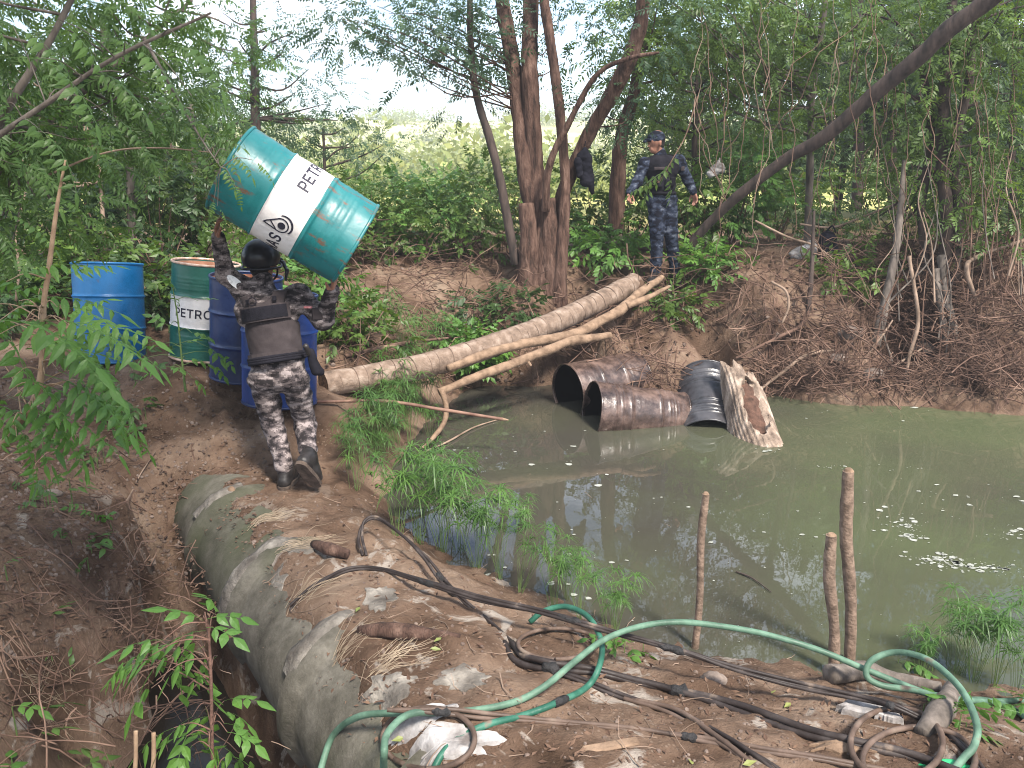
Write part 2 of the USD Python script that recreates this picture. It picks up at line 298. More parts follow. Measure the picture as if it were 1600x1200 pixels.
gmat = usdkit.material(stage, '/World/Looks/soil', {
    'g': ('geometry', {}), 'sx': ('separate_xyz', {}),
    'n': ('noise_texture', {'scale': 1.6, 'detail': 8.0, 'roughness': .65}), 'r': ('rgb_ramp', {'ramp': [(.30, (.036, .022, .014)), (.45, (.085, .054, .037)), (.57, (.142, .096, .068)), (.75, (.225, .168, .124))]}),
    'v': ('voronoi_texture', {'scale': 38.0}), 'vr': ('rgb_ramp', {'ramp': [(0, (1, 1, 1)), (.28, (0, 0, 0))]}), 'wn': ('noise_texture', {'scale': 3.0, 'detail': 3.0}), 'wr': ('rgb_ramp', {'ramp': [(.45, (0, 0, 0)), (.62, (.55, .55, .55))]}),
    'mm': ('math', {'math_type': 'multiply'}), 'mx': ('mix_color', {'b': (.28, .22, .17)}), 'cn': ('noise_texture', {'scale': 3.4, 'detail': 9.0, 'roughness': .62, 'distortion': 1.2}), 'cr': ('rgb_ramp', {'ramp': [(.565, (0, 0, 0)), (.60, (.55, .55, .55)), (.64, (.9, .9, .9))]}), 'cy': ('map_range', {'from_min': 5.6, 'from_max': 4.2, 'clamp': True}), 'cm': ('math', {'math_type': 'multiply'}), 'mc': ('mix_color', {'b': (.27, .235, .20)}),
    'fr': ('map_range', {'from_min': 15.0, 'from_max': 22.0, 'clamp': True}), 'fn': ('noise_texture', {'scale': .25, 'detail': 6.0}), 'frr': ('rgb_ramp', {'ramp': [(.35, (.16, .20, .05)), (.55, (.36, .34, .12)), (.7, (.50, .44, .2))]}), 'mf': ('mix_color', {}),
    'n2': ('noise_texture', {'scale': 55.0, 'detail': 5.0, 'roughness': .7}), 'b': ('bump', {'strength': .8, 'distance': .025}),
    'p': ('principled_bsdf', {'roughness': .97, 'specular_ior_level': .06})},
    [('g.position', 'n.vector'), ('g.position', 'v.vector'), ('g.position', 'wn.vector'), ('g.position', 'n2.vector'), ('g.position', 'fn.vector'), ('g.position', 'sx.vector'), ('n.fac', 'r.fac'),
     ('v.distance', 'vr.fac'), ('wn.fac', 'wr.fac'), ('vr.color', 'mm.value1'), ('wr.color', 'mm.value2'), ('mm.value', 'mx.fac'), ('r.color', 'mx.a'), ('sx.y', 'fr.value'), ('fr.result', 'mf.fac'), ('g.position', 'cn.vector'), ('cn.fac', 'cr.fac'), ('sx.y', 'cy.value'), ('cr.color', 'cm.value1'), ('cy.result', 'cm.value2'), ('cm.value', 'mc.fac'), ('mx.result', 'mc.a'), ('mc.result', 'mf.a'), ('fn.fac', 'frr.fac'), ('frr.color', 'mf.b'),
     ('mf.result', 'p.base_color'), ('n2.fac', 'b.height'), ('b.normal', 'p.normal')], surface='p.BSDF')
obj('ground', (np.column_stack([g2, gz]), q), gmat, smooth=True, kind='structure')

# ------------------------------------------------------------------ water
watm = usdkit.material(stage, '/World/Looks/water', {
    'g': ('geometry', {}), 'sx': ('separate_xyz', {}), 'nx': ('math', {'math_type': 'multiply_add', 'value2': .10}), 'n': ('noise_texture', {'scale': .6, 'detail': 3.0}), 'r': ('rgb_ramp', {'ramp': [(.48, (.040, .037, .029)), (1.0, (.060, .070, .036))]}),
    'm2': ('mapping', {'scale': (1, .8, 1)}), 'n2': ('noise_texture', {'scale': 5.0, 'detail': 3.0}), 'b': ('bump', {'strength': .07, 'distance': .01}),
    'p': ('principled_bsdf', {'roughness': .015, 'ior': 1.45, 'specular_ior_level': .5})},
    [('g.position', 'n.vector'), ('g.position', 'sx.vector'), ('sx.x', 'nx.value1'), ('n.fac', 'nx.value3'), ('nx.value', 'r.fac'), ('r.color', 'p.base_color'), ('g.position', 'm2.vector'), ('m2.vector', 'n2.vector'), ('n2.fac', 'b.height'), ('b.normal', 'p.normal')], surface='p.BSDF')
wx, wy = np.linspace(-1.7, 14, 60), np.linspace(2.4, 10.2, 40)
WX, WY = np.meshgrid(wx, wy, indexing='ij'); iw, jw = np.meshgrid(np.arange(59), np.arange(39), indexing='ij')
wq = np.stack([iw * 40 + jw, (iw + 1) * 40 + jw, (iw + 1) * 40 + jw + 1, iw * 40 + jw + 1], -1).reshape(-1, 4)
cen = np.stack([WX.ravel(), WY.ravel()], 1)[wq].mean(1)
okq = ((cen - AX0) @ AN) < -.15                                   # the pond ends at the pipe
obj('pond_water', (np.column_stack([WX.ravel(), WY.ravel(), np.zeros(WX.size)]), wq[okq]), watm, smooth=True, kind='structure')

# ------------------------------------------------------------------ concrete pipe
M['concrete'] = usdkit.material(stage, '/World/Looks/concrete', {
    'g': ('geometry', {}), 'n': ('noise_texture', {'scale': 5.0, 'detail': 10.0, 'roughness': .75}), 'r': ('rgb_ramp', {'ramp': [(.3, (.040, .036, .028)), (.5, (.090, .082, .066)), (.72, (.165, .15, .125))]}),
    'm': ('noise_texture', {'scale': 1.3, 'detail': 5.0}), 'mr': ('rgb_ramp', {'ramp': [(.48, (0, 0, 0)), (.66, (.8, .8, .8))]}), 'mx': ('mix_color', {'b': (.045, .05, .027)}),
    'n2': ('noise_texture', {'scale': 60.0, 'detail': 5.0, 'roughness': .7}), 'b': ('bump', {'strength': .5, 'distance': .01}), 'p': ('principled_bsdf', {'roughness': .9, 'specular_ior_level': .12})},
    [('g.position', 'n.vector'), ('n.fac', 'r.fac'), ('g.position', 'm.vector'), ('m.fac', 'mr.fac'), ('mr.color', 'mx.fac'), ('r.color', 'mx.a'), ('mx.result', 'p.base_color'), ('g.position', 'n2.vector'), ('n2.fac', 'b.height'), ('b.normal', 'p.normal')], surface='p.BSDF')
M['mortar'] = pm('mortar', [(.32, (.07, .06, .05)), (.52, (.13, .115, .098)), (.72, (.26, .235, .20))], 9, rough=.92, bump=.8, bscale=45)
ph = thing('concrete_pipe', 'grey stained concrete pipe half buried along the dirt crossing in the foreground', 'pipe', pipe_pt(0, 0, PZ))
def pipe_place(m, s):
    v, f = m; w = pipe_pt(0, 0, PZ) + np.outer(v[:, 2], [*AD, 0]) + np.outer(v[:, 0], [*AN, 0]) + np.outer(v[:, 1], [0, 0, 1.0]) + np.array([*(AD * s), 0])
    return w, f[:, ::-1]
s0 = -1.75
for k in range(6):
    L = 0.98
    prof = [(PR - .07, 0), (PR - .005, 0), (PR, .012)] + [(PR + .0 * t, L * t) for t in (.2, .4, .6, .8)] + [(PR + .004, L * .86), (PR + .035, L * .90), (PR + .04, L - .012), (PR + .03, L - .002), (PR - .07, L - .002)]
    v, f = lathe(prof, 72, True); w, f = pipe_place((v, f), s0 + k * 1.0)
    c = pipe_pt(0, 0, PZ); rad = w - (c + np.outer((w - c) @ np.array([*AD, 0]), [*AD, 0])); rad /= np.linalg.norm(rad, axis=1, keepdims=True)
    w = w + rad * ((meshkit.fbm(w * 5, 4, k) - .5) * .02)[:, None]
    obj('pipe_section', (w, f), M['concrete'], ph, smooth=40)
    if k in (1, 2, 3):
        th = np.linspace(math.radians((0, 30, -5, 38, 0, 0)[k]), math.radians((0, 88, 95, 90, 0, 0)[k]), 46); rows = []
        for u in np.linspace(0, 1, 9):
            zz = (u - .5) * (.10 + .22 * meshkit.fbm(np.stack([th * 3, th * 0 + k, th * 0], 1), 3, k)); rr = PR + .018 + .030 * np.sin(np.pi * u) ** .6 * np.sin(np.pi * np.linspace(0.03, .97, 46)) ** .4
            rows.append(np.stack([np.cos(th) * rr, np.sin(th) * rr, zz], 1))
        V = np.array(rows); V = V + (V * [1, 1, 0] / np.linalg.norm(V * [1, 1, 0], axis=-1, keepdims=True)) * ((meshkit.fbm(V * 9 + k * 7, 4, k) - .5) * .05)[..., None]
        V[0, :, :2] *= .9; V[-1, :, :2] *= .9
        n1, n2 = V.shape[:2]; a, b = np.meshgrid(np.arange(n1 - 1), np.arange(n2 - 1), indexing='ij')
        qq = np.stack([a * n2 + b, a * n2 + b + 1, (a + 1) * n2 + b + 1, (a + 1) * n2 + b], -1).reshape(-1, 4)
        w, f = pipe_place((V.reshape(-1, 3), np.vstack([qq[:, [0, 2, 1]], qq[:, [0, 3, 2]]])), s0 + k * 1.0 + .99)
        obj('mortar_collar', (w, f), M['mortar'], ph, smooth=True)

# ------------------------------------------------------------------ steel drums
def paint(name, c, rust=.35, rough=.32, scale=5.0):
    c = np.array(c)
    return usdkit.material(stage, '/World/Looks/' + name, {
        'g': ('texture_coordinate', {}), 'n': ('noise_texture', {'scale': scale, 'detail': 8.0, 'roughness': .7}), 'r': ('rgb_ramp', {'ramp': [(.25, tuple(c * .75)), (.5, tuple(c)), (.8, tuple(np.minimum(c * 1.12 + .012, 1)))]}),
        'mp': ('mapping', {'scale': (9, 9, 2.2)}), 'n2': ('noise_texture', {'scale': 2.0, 'detail': 10.0, 'roughness': .75}), 'rr': ('rgb_ramp', {'ramp': [(1 - rust, (0, 0, 0)), (1 - rust + .07, (1, 1, 1))]}), 'mx': ('mix_color', {'b': (.10, .05, .03)}),
        'ro': ('map_range', {'from_min': .3, 'from_max': .7, 'to_min': rough - .05, 'to_max': rough + .18}), 'n3': ('noise_texture', {'scale': 7.0, 'detail': 3.0}), 'b': ('bump', {'strength': .4, 'distance': .014}),
        'p': ('principled_bsdf', {'specular_ior_level': .5})},
        [('g.object', 'n.vector'), ('n.fac', 'r.fac'), ('g.object', 'mp.vector'), ('mp.vector', 'n2.vector'), ('n2.fac', 'rr.fac'), ('rr.color', 'mx.fac'), ('r.color', 'mx.a'), ('mx.result', 'p.base_color'), ('n.fac', 'ro.value'), ('ro.result', 'p.roughness'), ('g.object', 'n3.vector'), ('n3.fac', 'b.height'), ('b.normal', 'p.normal')], surface='p.BSDF')
M['blue'] = paint('blue_paint', (.003, .100, .26), .40); M['navy'] = paint('navy_paint', (.0012, .011, .055), .30); M['blue_dark'] = paint('deep_blue_paint', (.0015, .022, .12), .32); M['teal'] = paint('teal_paint', (.005, .110, .115), .455, .36)
M['green'] = paint('green_paint', (.005, .075, .055), .28); M['white'] = paint('white_paint', (.56, .54, .53), .32)
M['rust_in'] = pm('rust_inside', [(.3, (.16, .06, .035)), (.7, (.42, .22, .14))], 8, rough=.85, bump=.3)
M['rim'] = pm('worn_rim', [(.35, (.30, .16, .10)), (.6, (.55, .42, .34))], 18, rough=.6)
M['ink'] = pm('dark_ink', [(.3, (.012, .012, .022)), (.8, (.03, .03, .045))], 20, rough=.55)
M['oil'] = pm('oily_black', [(.32, (.010, .009, .008)), (.52, (.035, .027, .024)), (.68, (.15, .095, .07)), (.8, (.22, .15, .12))], 4.5, detail=9, rough=.42, bump=.35, bscale=14, rough_var=(.22, .6), nrough=.68)
M['oil2'] = pm('oily_brown', [(.34, (.012, .009, .008)), (.5, (.05, .032, .026)), (.66, (.13, .085, .068)), (.8, (.20, .14, .115))], 5, detail=9, rough=.42, bump=.35, bscale=16, rough_var=(.16, .42), nrough=.68, spec=.5)
M['black_steel'] = pm('black_steel', [(.3, (.012, .012, .014)), (.7, (.05, .048, .052))], 6, rough=.4, rough_var=(.22, .42), bump=.2, spec=.5)
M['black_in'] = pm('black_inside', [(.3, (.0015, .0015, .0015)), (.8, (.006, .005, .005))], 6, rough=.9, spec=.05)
HD, RD = .88, .29
def drum_r(z, Hh, R, ribs=True):
    t = z / Hh; r = np.full(np.shape(z), R, float)
    for c in (.345, .665): r = r + .010 * max(float(ribs), 1) ** .6 * np.exp(-((t - c) / .012) ** 2)
    if ribs:
        for c in (.74, .775, .81, .845): r = r + .0035 * float(ribs) * np.exp(-((t - c) / .009) ** 2)
        for c in (.15, .185, .22, .255): r = r + .0035 * float(ribs) * np.exp(-((t - c) / .009) ** 2)
    return r
def drum(name, label, base, up, face, shell, inside=None, open_top=True, band=None, text=None, Hh=HD, R=RD, ribs=True, group=None, crush=None, rim=None, seed=0, open_bottom=False, wallm=None, band_r=(.355, .655)):
    up = np.asarray(up, float); up /= np.linalg.norm(up); w = np.asarray(face, float) - np.asarray(base); w = w - up * (w @ up); w /= np.linalg.norm(w); y = np.cross(up, w)
    Mx = np.eye(4); Mx[:3, 0] = w; Mx[:3, 1] = y; Mx[:3, 2] = up; Mx[:3, 3] = base
    t = thing(name, label, 'drum', matrix=Mx, group=group)
    z = np.unique(np.concatenate([np.linspace(.018, Hh - .018, 70), [c * Hh + d for c in (.345, .665) for d in (-.012, -.006, 0, .006, .012)]]))
    def warp(v):
        v = np.array(v, float); th = np.arctan2(v[:, 1], v[:, 0])
        d = (meshkit.fbm(np.column_stack([np.cos(th) * 1.6, np.sin(th) * 1.6, v[:, 2] * 2.4]) + seed * 3.1, 3, seed) - .5) * (.032 if seed == 5 else .018)
        if crush is not None: v, d = crush(v, d)
        r = np.maximum(np.linalg.norm(v[:, :2], axis=1, keepdims=True), 1e-6); v[:, :2] += v[:, :2] / r * d[:, None] * np.clip(r / R, 0, 1); return v
    o = list(zip(drum_r(z, Hh, R, ribs), z)); th_ = .004
    inn = [(r - th_, zz) for r, zz in o[::-1]]
    v, f = lathe(o + inn, 72, True); f = f
    obj('shell', (warp(v), f), shell, t, smooth=35)
    ring = lambda zc: [(R + .009 * math.cos(a), zc + .011 * math.sin(a)) for a in np.linspace(0, 2 * np.pi, 9)[:-1]]
    v, f = lathe(ring(.012), 72, True); obj('rim', (warp(v), f), rim or shell, t, smooth=True)
    v, f = lathe(ring(Hh - .012), 72, True); obj('rim', (warp(v), f), rim or shell, t, smooth=True)
    def disc(zc): return lathe([(R - .003, zc), (R * .93, zc - .004), (R * .9, zc), (R * .5, zc + .002), (.0005, zc)], 72)
    if not open_bottom: v, f = disc(.025); obj('bottom', (warp(v), f), inside or shell, t, smooth=35)
    if not open_top:
        v, f = disc(Hh - .025); obj('lid', (warp(v), f), shell, t, smooth=35)
        for a, rr in ((1.2, .035), (4.3, .022)):
            v, f = lathe([(rr, 0), (rr, .014), (rr * .8, .018), (.0005, .018)], 20); obj('bung', (v + [math.cos(a) * R * .68, math.sin(a) * R * .68, Hh - .026], f), rim or shell, t, smooth=35)
    if inside is not None:
        zz = np.linspace(.03, Hh - .03, 12); v, f = lathe([(R - .0085, q_) for q_ in zz], 72); obj('lining', (warp(v), f[:, ::-1]), inside, t, smooth=True)
    if band is not None:
        zb = z[(z > Hh * band_r[0]) & (z < Hh * band_r[1])]; v, f = lathe([(RD - .001, zb[0])] + [(drum_r(q_, Hh, R, ribs) + .0022, q_) for q_ in zb] + [(R - .001, zb[-1])], 72)
        obj('painted_band', (warp(v), f), band, t, smooth=35)
    if text:
        for a0, kinds in text:
            zc = Hh * .5
            def wrap(m, ang0):
                v = np.asarray(m[0], float); f = np.asarray(m[1])
                for _ in range(3):
                    e = np.linalg.norm(v[f[:, [0, 1, 2]]] - v[f[:, [1, 2, 0]]], axis=2).max()
                    if e > .02: v, f = trimesh.remesh.subdivide_to_size(v, f, .02, max_iter=8)
                th = math.radians(ang0) + v[:, 0] / R; rr = R + .0026 + v[:, 2]
                return warp(np.column_stack([np.cos(th) * rr, np.sin(th) * rr, zc + v[:, 1]])), f
            if 'text' in kinds:
                x = 0.0; size = .074
                for ch in 'PETRONAS':
                    m = meshkit.text_mesh(ch, size, .0012, bold=True); b = m.bounds
                    mm = (m.vertices - [b[0][0], size / 2, 0] + [x, 0, 0], m.faces); x += b[1][0] - b[0][0] + .013
                    obj('letter', wrap(mm, a0), M['ink'], t)
            if 'logo' in kinds:
                drop = unary_union([Point(0, 0).buffer(.062, 24), Polygon([(-.062, .0), (-.05, .135), (-.02, .115), (.052, .035)])]).buffer(.01).buffer(-.01)
                ring_ = drop.difference(drop.buffer(-.011)); dot = Point(0, -.004).buffer(.030, 20)
                arc = Point(.012, -.012).buffer(.080, 24).difference(Point(.008, -.006).buffer(.071, 24)).intersection(sbox(-.03, -.2, .2, .03))
                bar = Polygon([(-.05, .03), (-.008, .09), (.0, .084), (-.044, .022)])
                for g_ in (ring_, dot, arc, bar):
                    for pg in getattr(g_, 'geoms', [g_]):
                        m = trimesh.creation.extrude_polygon(pg, .0012, engine='earcut'); obj('logo_mark', wrap((m.vertices * [.8, .8, 1], m.faces), a0), M['ink'], t)
    return t
upz = (0, 0, 1)
def stand(px, py, Y, z=None):
    p = P(px, py, Y); p[2] = H(p[0], p[1]) - .02 if z is None else z; return p
b1 = P(174, 560, 7.25); b1[2] -= .03
TOPB = P(168, 410, 7.38)
drum('oil_drum', 'bright blue steel drum standing alone at the far left, leaning slightly back', b1, TOPB - b1, CAM, M['blue'], open_top=False, ribs=False, seed=1, Hh=.89)
b2 = P(318, 558, 7.35)
drum('oil_drum', 'green steel drum with a white lettered band and open rusty top, standing on the ground', b2, P(322, 417, 7.38) - b2, CAM, M['green'], inside=M['rust_in'], band=M['white'], text=[(-56, ('text',)), (72, ('logo',)), (124, ('text',)), (252, ('logo',))], rim=M['rim'], seed=2, band_r=(.35, .66))
b3 = P(385, 588, 6.75)
drum('oil_drum', 'dark navy drum with open rusty top between the green drum and the man', b3, P(385, 432, 6.75) - b3, CAM, M['navy'], inside=M['rust_in'], rim=M['navy'], ribs=False, seed=3, Hh=.86)
b4 = P(437, 628, 6.35)
drum('oil_drum', 'blue drum mostly hidden behind the man carrying another drum', b4, P(437, 455, 6.4) - b4, CAM, M['blue_dark'], inside=M['rust_in'], rim=M['navy'], ribs=False, seed=4)
cb, ct = P(557, 383, 5.40), P(370, 268, 5.28)
drum('carried_drum', 'teal steel drum with a white lettered band, held up in the air by the man', cb, ct - cb, CAM, M['teal'], inside=M['teal'], open_top=False, band=M['white'], text=[(23, ('text',)), (-29, ('logo',)), (203, ('text',)), (151, ('logo',))], rim=M['teal'], seed=5, Hh=.90, band_r=(.365, .665))
# drums lying in the pond
e1 = P(994, 592, 8.75); o1 = P(883, 614, 8.30)
drum('oily_drum', 'oily rust brown drum lying against the bank behind another, black open mouth to the left', e1, o1 - e1, CAM, M['oil2'], inside=M['black_in'], rim=M['oil2'], seed=6, Hh=.90, R=.30)
def crush2(v, d):
    t = np.clip(v[:, 2] / .98, 0, 1); s = .72 + .28 * np.clip(t / .6, 0, 1) ** .7; v[:, 0] = v[:, 0] * s - (1 - s) * .02; v[:, 1] *= (.9 + .1 * t); return v, d * 1.4
e2 = P(1067, 654, 8.0); o2 = P(908, 641, 7.78)
drum('oily_drum', 'dented brown oily drum lying foremost in the water, its ribbed end narrowing to the right', e2, o2 - e2, CAM, M['oil2'], inside=M['black_in'], rim=M['oil2'], seed=7, Hh=.99, R=.295, ribs=2.4, crush=crush2)
o3 = P(1106, 690, 7.75); e3 = P(1103, 610, 8.4)
drum('oily_drum', 'black ribbed drum tipped open end down into the water beside the broken stump', o3, e3 - o3, CAM, M['black_steel'], inside=M['black_in'], open_top=False, open_bottom=True, rim=M['black_steel'], ribs=2.2, seed=8, Hh=.90, R=.30)

# ------------------------------------------------------------------ fallen palm trunk and poles
M['palm'] = pm('palm_bark', [(.3, (.085, .06, .044)), (.5, (.155, .11, .082)), (.7, (.245, .19, .15))], 11, stretch=(1, 1, 1), rough=.85, bump=.6, bscale=55)
M['palm_ring'] = pm('palm_ring', [(.3, (.06, .04, .03)), (.7, (.14, .098, .075))], 12, rough=.9)
lp = smooth_path([P(505, 601, 6.95), P(600, 584, 7.3), P(699, 562, 7.7), P(834, 517, 8.45), P(935, 472, 9.25), P(992, 442, 9.8)], 26)
tl = thing('palm_log', 'pale ringed palm trunk laid as a bridge from the path to the far bank', 'log', lp[0])
n = len(lp); u = np.linspace(0, 1, n); seg = np.cumsum(np.r_[0, np.linalg.norm(np.diff(lp, axis=0), axis=1)])
rl = np.interp(u, [0, .3, .55, .9, 1], [.108, .116, .115, .122, .118]); rl = rl * (1 + .035 * np.abs(((seg * 7.5 + .3 * np.sin(seg * 3)) % 1) - .5) * 2)
v, f = tube(lp, rl, 28, bump=.10, seed=4, cap=False, freq=7); obj('trunk', (v, f), M['palm'], tl, smooth=50)
v, f = tube([lp[0] + (lp[0] - lp[1]) * .02, lp[0] + (lp[1] - lp[0]) * .1], [.09, .104], 24); obj('hollow_end', (v, f), M['end_grain'], tl)
v, f = tube([lp[-1] - (lp[-1] - lp[-2]) * .1, lp[-1] + (lp[-1] - lp[-2]) * .1], [.112, .10], 24); obj('cut_end', (v, f), M['end_grain'], tl)
s_ = .13
while s_ < seg[-1] - .05:
    k = np.searchsorted(seg, s_); k = min(max(k, 1), n - 2); c = lp[k]; tt = lp[k + 1] - lp[k - 1]; tt /= np.linalg.norm(tt)
    tilt = np.array([0, 0, .16 * math.sin(s_ * 9)]); ring_t = tt + tilt; ring_t /= np.linalg.norm(ring_t)
    a = np.cross(ring_t, [0, 0, 1.0]); a /= np.linalg.norm(a); b = np.cross(ring_t, a); th = np.linspace(0, 2 * np.pi, 25)
    ringp = c + (np.outer(np.cos(th), a) + np.outer(np.sin(th), b)) * (rl[k] * (1.005 + .02 * np.sin(th * 3 + s_ * 20)))[:, None]
    obj('leaf_scar', tube(ringp, .0035 + .002 * math.sin(s_ * 31), 5, cap=False), M['palm_ring'], tl, smooth=True); s_ += .125 + .03 * math.sin(s_ * 17)
p1 = smooth_path([P(686, 613, 7.45), P(760, 583, 7.65), P(800, 569, 7.85), P(854, 548, 8.1), P(894, 533, 8.3), P(954, 524, 8.5)], 10)
tb = thing('fallen_pole', 'bare peeled pole with a crooked root, slanting from the water up below the palm trunk', 'branch', p1[0])
obj('stem', tube(p1, [.038, .045, .045, .048, .05, .035], 12, .25, 3), M['wood_pale'], tb, smooth=True)
obj('root', tube(smooth_path([P(690, 610, 7.45), P(697, 635, 7.4), P(694, 660, 7.3), P(676, 685, 7.1), P(660, 700, 6.95)], 6), [.032, .024, .022, .012], 8, .25, 6), M['wood_pale'], tb, smooth=True)
obj('branch_stub', tube([P(822, 562, 7.95), P(830, 572, 7.9)], [.022, .012], 7), M['wood_pale'], tb)
p2 = smooth_path([P(700, 576, 7.45), P(766, 551, 7.85), P(834, 534, 8.2), P(898, 522, 8.5), P(935, 503, 8.75), P(969, 484, 9.0), P(1002, 456, 9.4), P(1034, 434, 9.8)], 10)
tb2 = thing('fallen_pole', 'thicker barked pole lying tight along the near side of the palm trunk', 'branch', p2[0]); obj('stem', tube(p2, [.035, .045, .05, .055, .052, .06, .05, .035], 12, .25, 8), M['wood_pale'], tb2, smooth=True)
obj('fork', tube(smooth_path([P(978, 478, 9.05), P(1000, 470, 9.1), P(1022, 460, 9.2), P(1045, 448, 9.4)], 6), [.045, .035, .02], 8, .25, 9), M['wood_pale'], tb2, smooth=True)
M['redwood'] = pm('red_stick', [(.35, (.085, .042, .030)), (.7, (.20, .12, .085))], 10, rough=.7)
rp = smooth_path([P(495, 628, 6.45), P(600, 627, 6.6), P(690, 640, 6.75), P(785, 655, 6.85)], 8)
rs = thing('red_stick', 'straight reddish stick reaching from the path out over the water', 'stick', rp[0]); obj('stem', tube(rp, [.012, .015, .014], 8, .3, 2), M['redwood'], rs, smooth=True); obj('broken_tip', tube([rp[-1], rp[-1] + (rp[-1] - rp[-2]) * .8], [.014, .006], 8), M['wood_pale'], rs)

# broken hollow stump in the water
SB, ST = G(1186, 700, -.10), P(1150, 585, 8.0)
ax_ = ST - SB; Ls = np.linalg.norm(ax_); ax_ = ax_ / Ls; fc = CAM - SB; fc = fc - ax_ * (fc @ ax_); fc /= np.linalg.norm(fc); sd_ = np.cross(ax_, fc)
def stump_f(inner):
    def f(p):
        q = p - SB; h = q @ ax_; a = q @ sd_; b = q @ fc; th = np.arctan2(a, b); r = np.hypot(a, b)
        R0 = .235 - .055 * h / Ls + .02 * np.sin(3 * th + h * 3) + .006 * np.sin(31 * th + 2.0 * np.sin(h * 7))
        top = Ls * .86 + .17 * np.cos(th + .5) + .05 * np.sin(7 * th) + .03 * np.sin(17 * th)
        d = np.maximum(r - R0, np.maximum(h - top, -.15 - h)); d = np.maximum(d, (.10 - r) if not inner else -1)   # hollow core
        e = np.sqrt(((a - .085) / .10) ** 2 + ((h - .40 * Ls - .25 * (a - .08)) / .34) ** 2) - 1 + .16 * np.sin(h * 38) * np.sin(a * 60); cut = np.maximum(e * .10, -(b - R0 * .42))
        return np.maximum(d, -cut) * .8
    return f
v, f = nets(stump_f(False), np.minimum(SB, ST) - .42, np.maximum(SB, ST) + .42, .0125)
M['stump'] = pm('stump_bark', [(.3, (.075, .054, .042)), (.5, (.22, .165, .125)), (.68, (.40, .32, .26))], 9, stretch=(1, 1, .35), rough=.88, bump=.9, bscale=40, bdist=.03)
M['rot'] = pm('rotten_wood', [(.3, (.03, .017, .012)), (.7, (.11, .058, .040))], 16, rough=.9, bump=.6)
st = thing('broken_stump', 'hollow rotten length of trunk standing tilted in the water beside the black drum', 'stump', SB)
obj('bark', (v, f), M['stump'], st, smooth=True)
obj('rotten_core', tube(smooth_path([SB - ax_ * .1, SB + ax_ * Ls * .4, SB + ax_ * Ls * .80], 8), [.16, .15, .12], 16, .3, 3), M['rot'], st, smooth=True)

# stakes in the shallows
def stake(lbl, top, base, Y, r, seed, mat):
    a, b = P(*base, Y), P(*top, Y); d = b - a; pth = smooth_path([a - d * .15, a + d * .3 + [r * .5, 0, 0], a + d * .7 - [r * .4, 0, 0], b], 10)
    t = thing('wooden_stake', lbl, 'stake', a); obj('stem', tube(pth, [r * 1.05, r, r * 1.1, r], 10, .22, seed, freq=14), mat, t, smooth=40)
    obj('cut_top', tube([b - d * .002, b + d * .012], [r * .93, r * .55], 9), M['wood_pale'], t)
M['stake'] = pm('stake_bark', [(.3, (.07, .048, .034)), (.7, (.22, .155, .115))], 22, rough=.85, bump=.5)
stake('thin straight stake rising from the water, leftmost of the three', (1103, 772), (1085, 1012), G(1085, 1012)[1], .0185, 1, M['stake'])
stake('short thick dark stake standing just left of the tallest one', (1299, 836), (1300, 1056), G(1300, 1053)[1], .026, 2, M['stake'])
stake('tallest knobbly stake in the water, with a pale cut top', (1326, 736), (1325, 1040), G(1325, 1035)[1], .028, 3, M['stake'])
bl = thing('short_log', 'short brown log lying at the water edge beside the foot of the stakes', 'log', D(1310, 1052, .02)); obj('stem', tube(smooth_path([D(1296, 1054, .04), D(1350, 1048, .05), D(1400, 1062, .04), D(1470, 1075, .03)], 6), [.045, .04, .03], 10, .3, 4), M['bark_grey'], bl, smooth=True)
sx = thing('short_log', 'broken grey branch stub sticking up through the hoses at lower right', 'log', D(1465, 1120)); obj('stem', tube(smooth_path([D(1440, 1150, .0), D(1465, 1120, .04), D(1490, 1075, .06)], 8), [.035, .045, .05, .04], 12, .35, 7), M['bark_grey'], sx, smooth=True); 

# ------------------------------------------------------------------ hoses and cables
def hosem(name, c, rough=.4): c = np.array(c); return pm(name, [(.3, tuple(c * .6)), (.5, tuple(c)), (.62, tuple(c * 1.35 + .01)), (.70, (.13, .098, .075)), (.8, (.16, .12, .09))], 9, detail=8, rough=rough, bump=.2, rough_var=(rough - .1, rough + .25))
M['hose_green'] = hosem('green_hose', (.065, .120, .082), .5); M['hose_teal'] = hosem('dark_green_hose', (.020, .085, .056)); M['hose_brown'] = hosem('brown_cable', (.075, .050, .037), .55); M['hose_dark'] = hosem('dark_cable', (.022, .016, .014), .5); M['tape'] = pm('black_tape', [(.3, (.008, .008, .008)), (.7, (.03, .028, .028))], 30, rough=.6, bump=.6)
def hose(name, label, pts, r, mat, wraps=(), cat='hose', strands=1):
    w = [G(p[0], p[1], p[2]) if len(p) > 2 else D(p[0], p[1], r * .9) for p in pts]; path = smooth_path(w, 10)
    t = thing(name, label, cat, path[0]); rng = np.random.default_rng(int(abs(pts[0][0] * 7 + pts[0][1])))
    for s in range(strands):
        k = np.arange(len(path)); off = np.zeros_like(path)
        if strands > 1:
            ph_ = s * 2 * np.pi / strands; off = np.stack([np.cos(ph_ + k * .06), np.sin(ph_ + k * .06) * .5, np.sin(ph_ + k * .06) * .9 + .2], 1) * r * (1.0 + .5 * np.sin(k * .13 + s))[:, None]
        obj('strand' if strands > 1 else 'tube', tube(path + off, r, 10, .06, s, freq=5), mat, t, smooth=True)
    for u_ in wraps:
        i_ = int(u_ * (len(path) - 1)); i0, i1 = max(i_ - 2, 0), min(i_ + 3, len(path)); obj('tape_wrap', tube(path[i0:i1], [r * 1.2, r * 1.9, r * 1.7, r * 2.0, r * 1.2] if strands > 1 else [r * 1.1, r * 1.4, r * 1.3, r * 1.1], 10, .7, 3, freq=60), M['tape'], t, smooth=True)
    return t
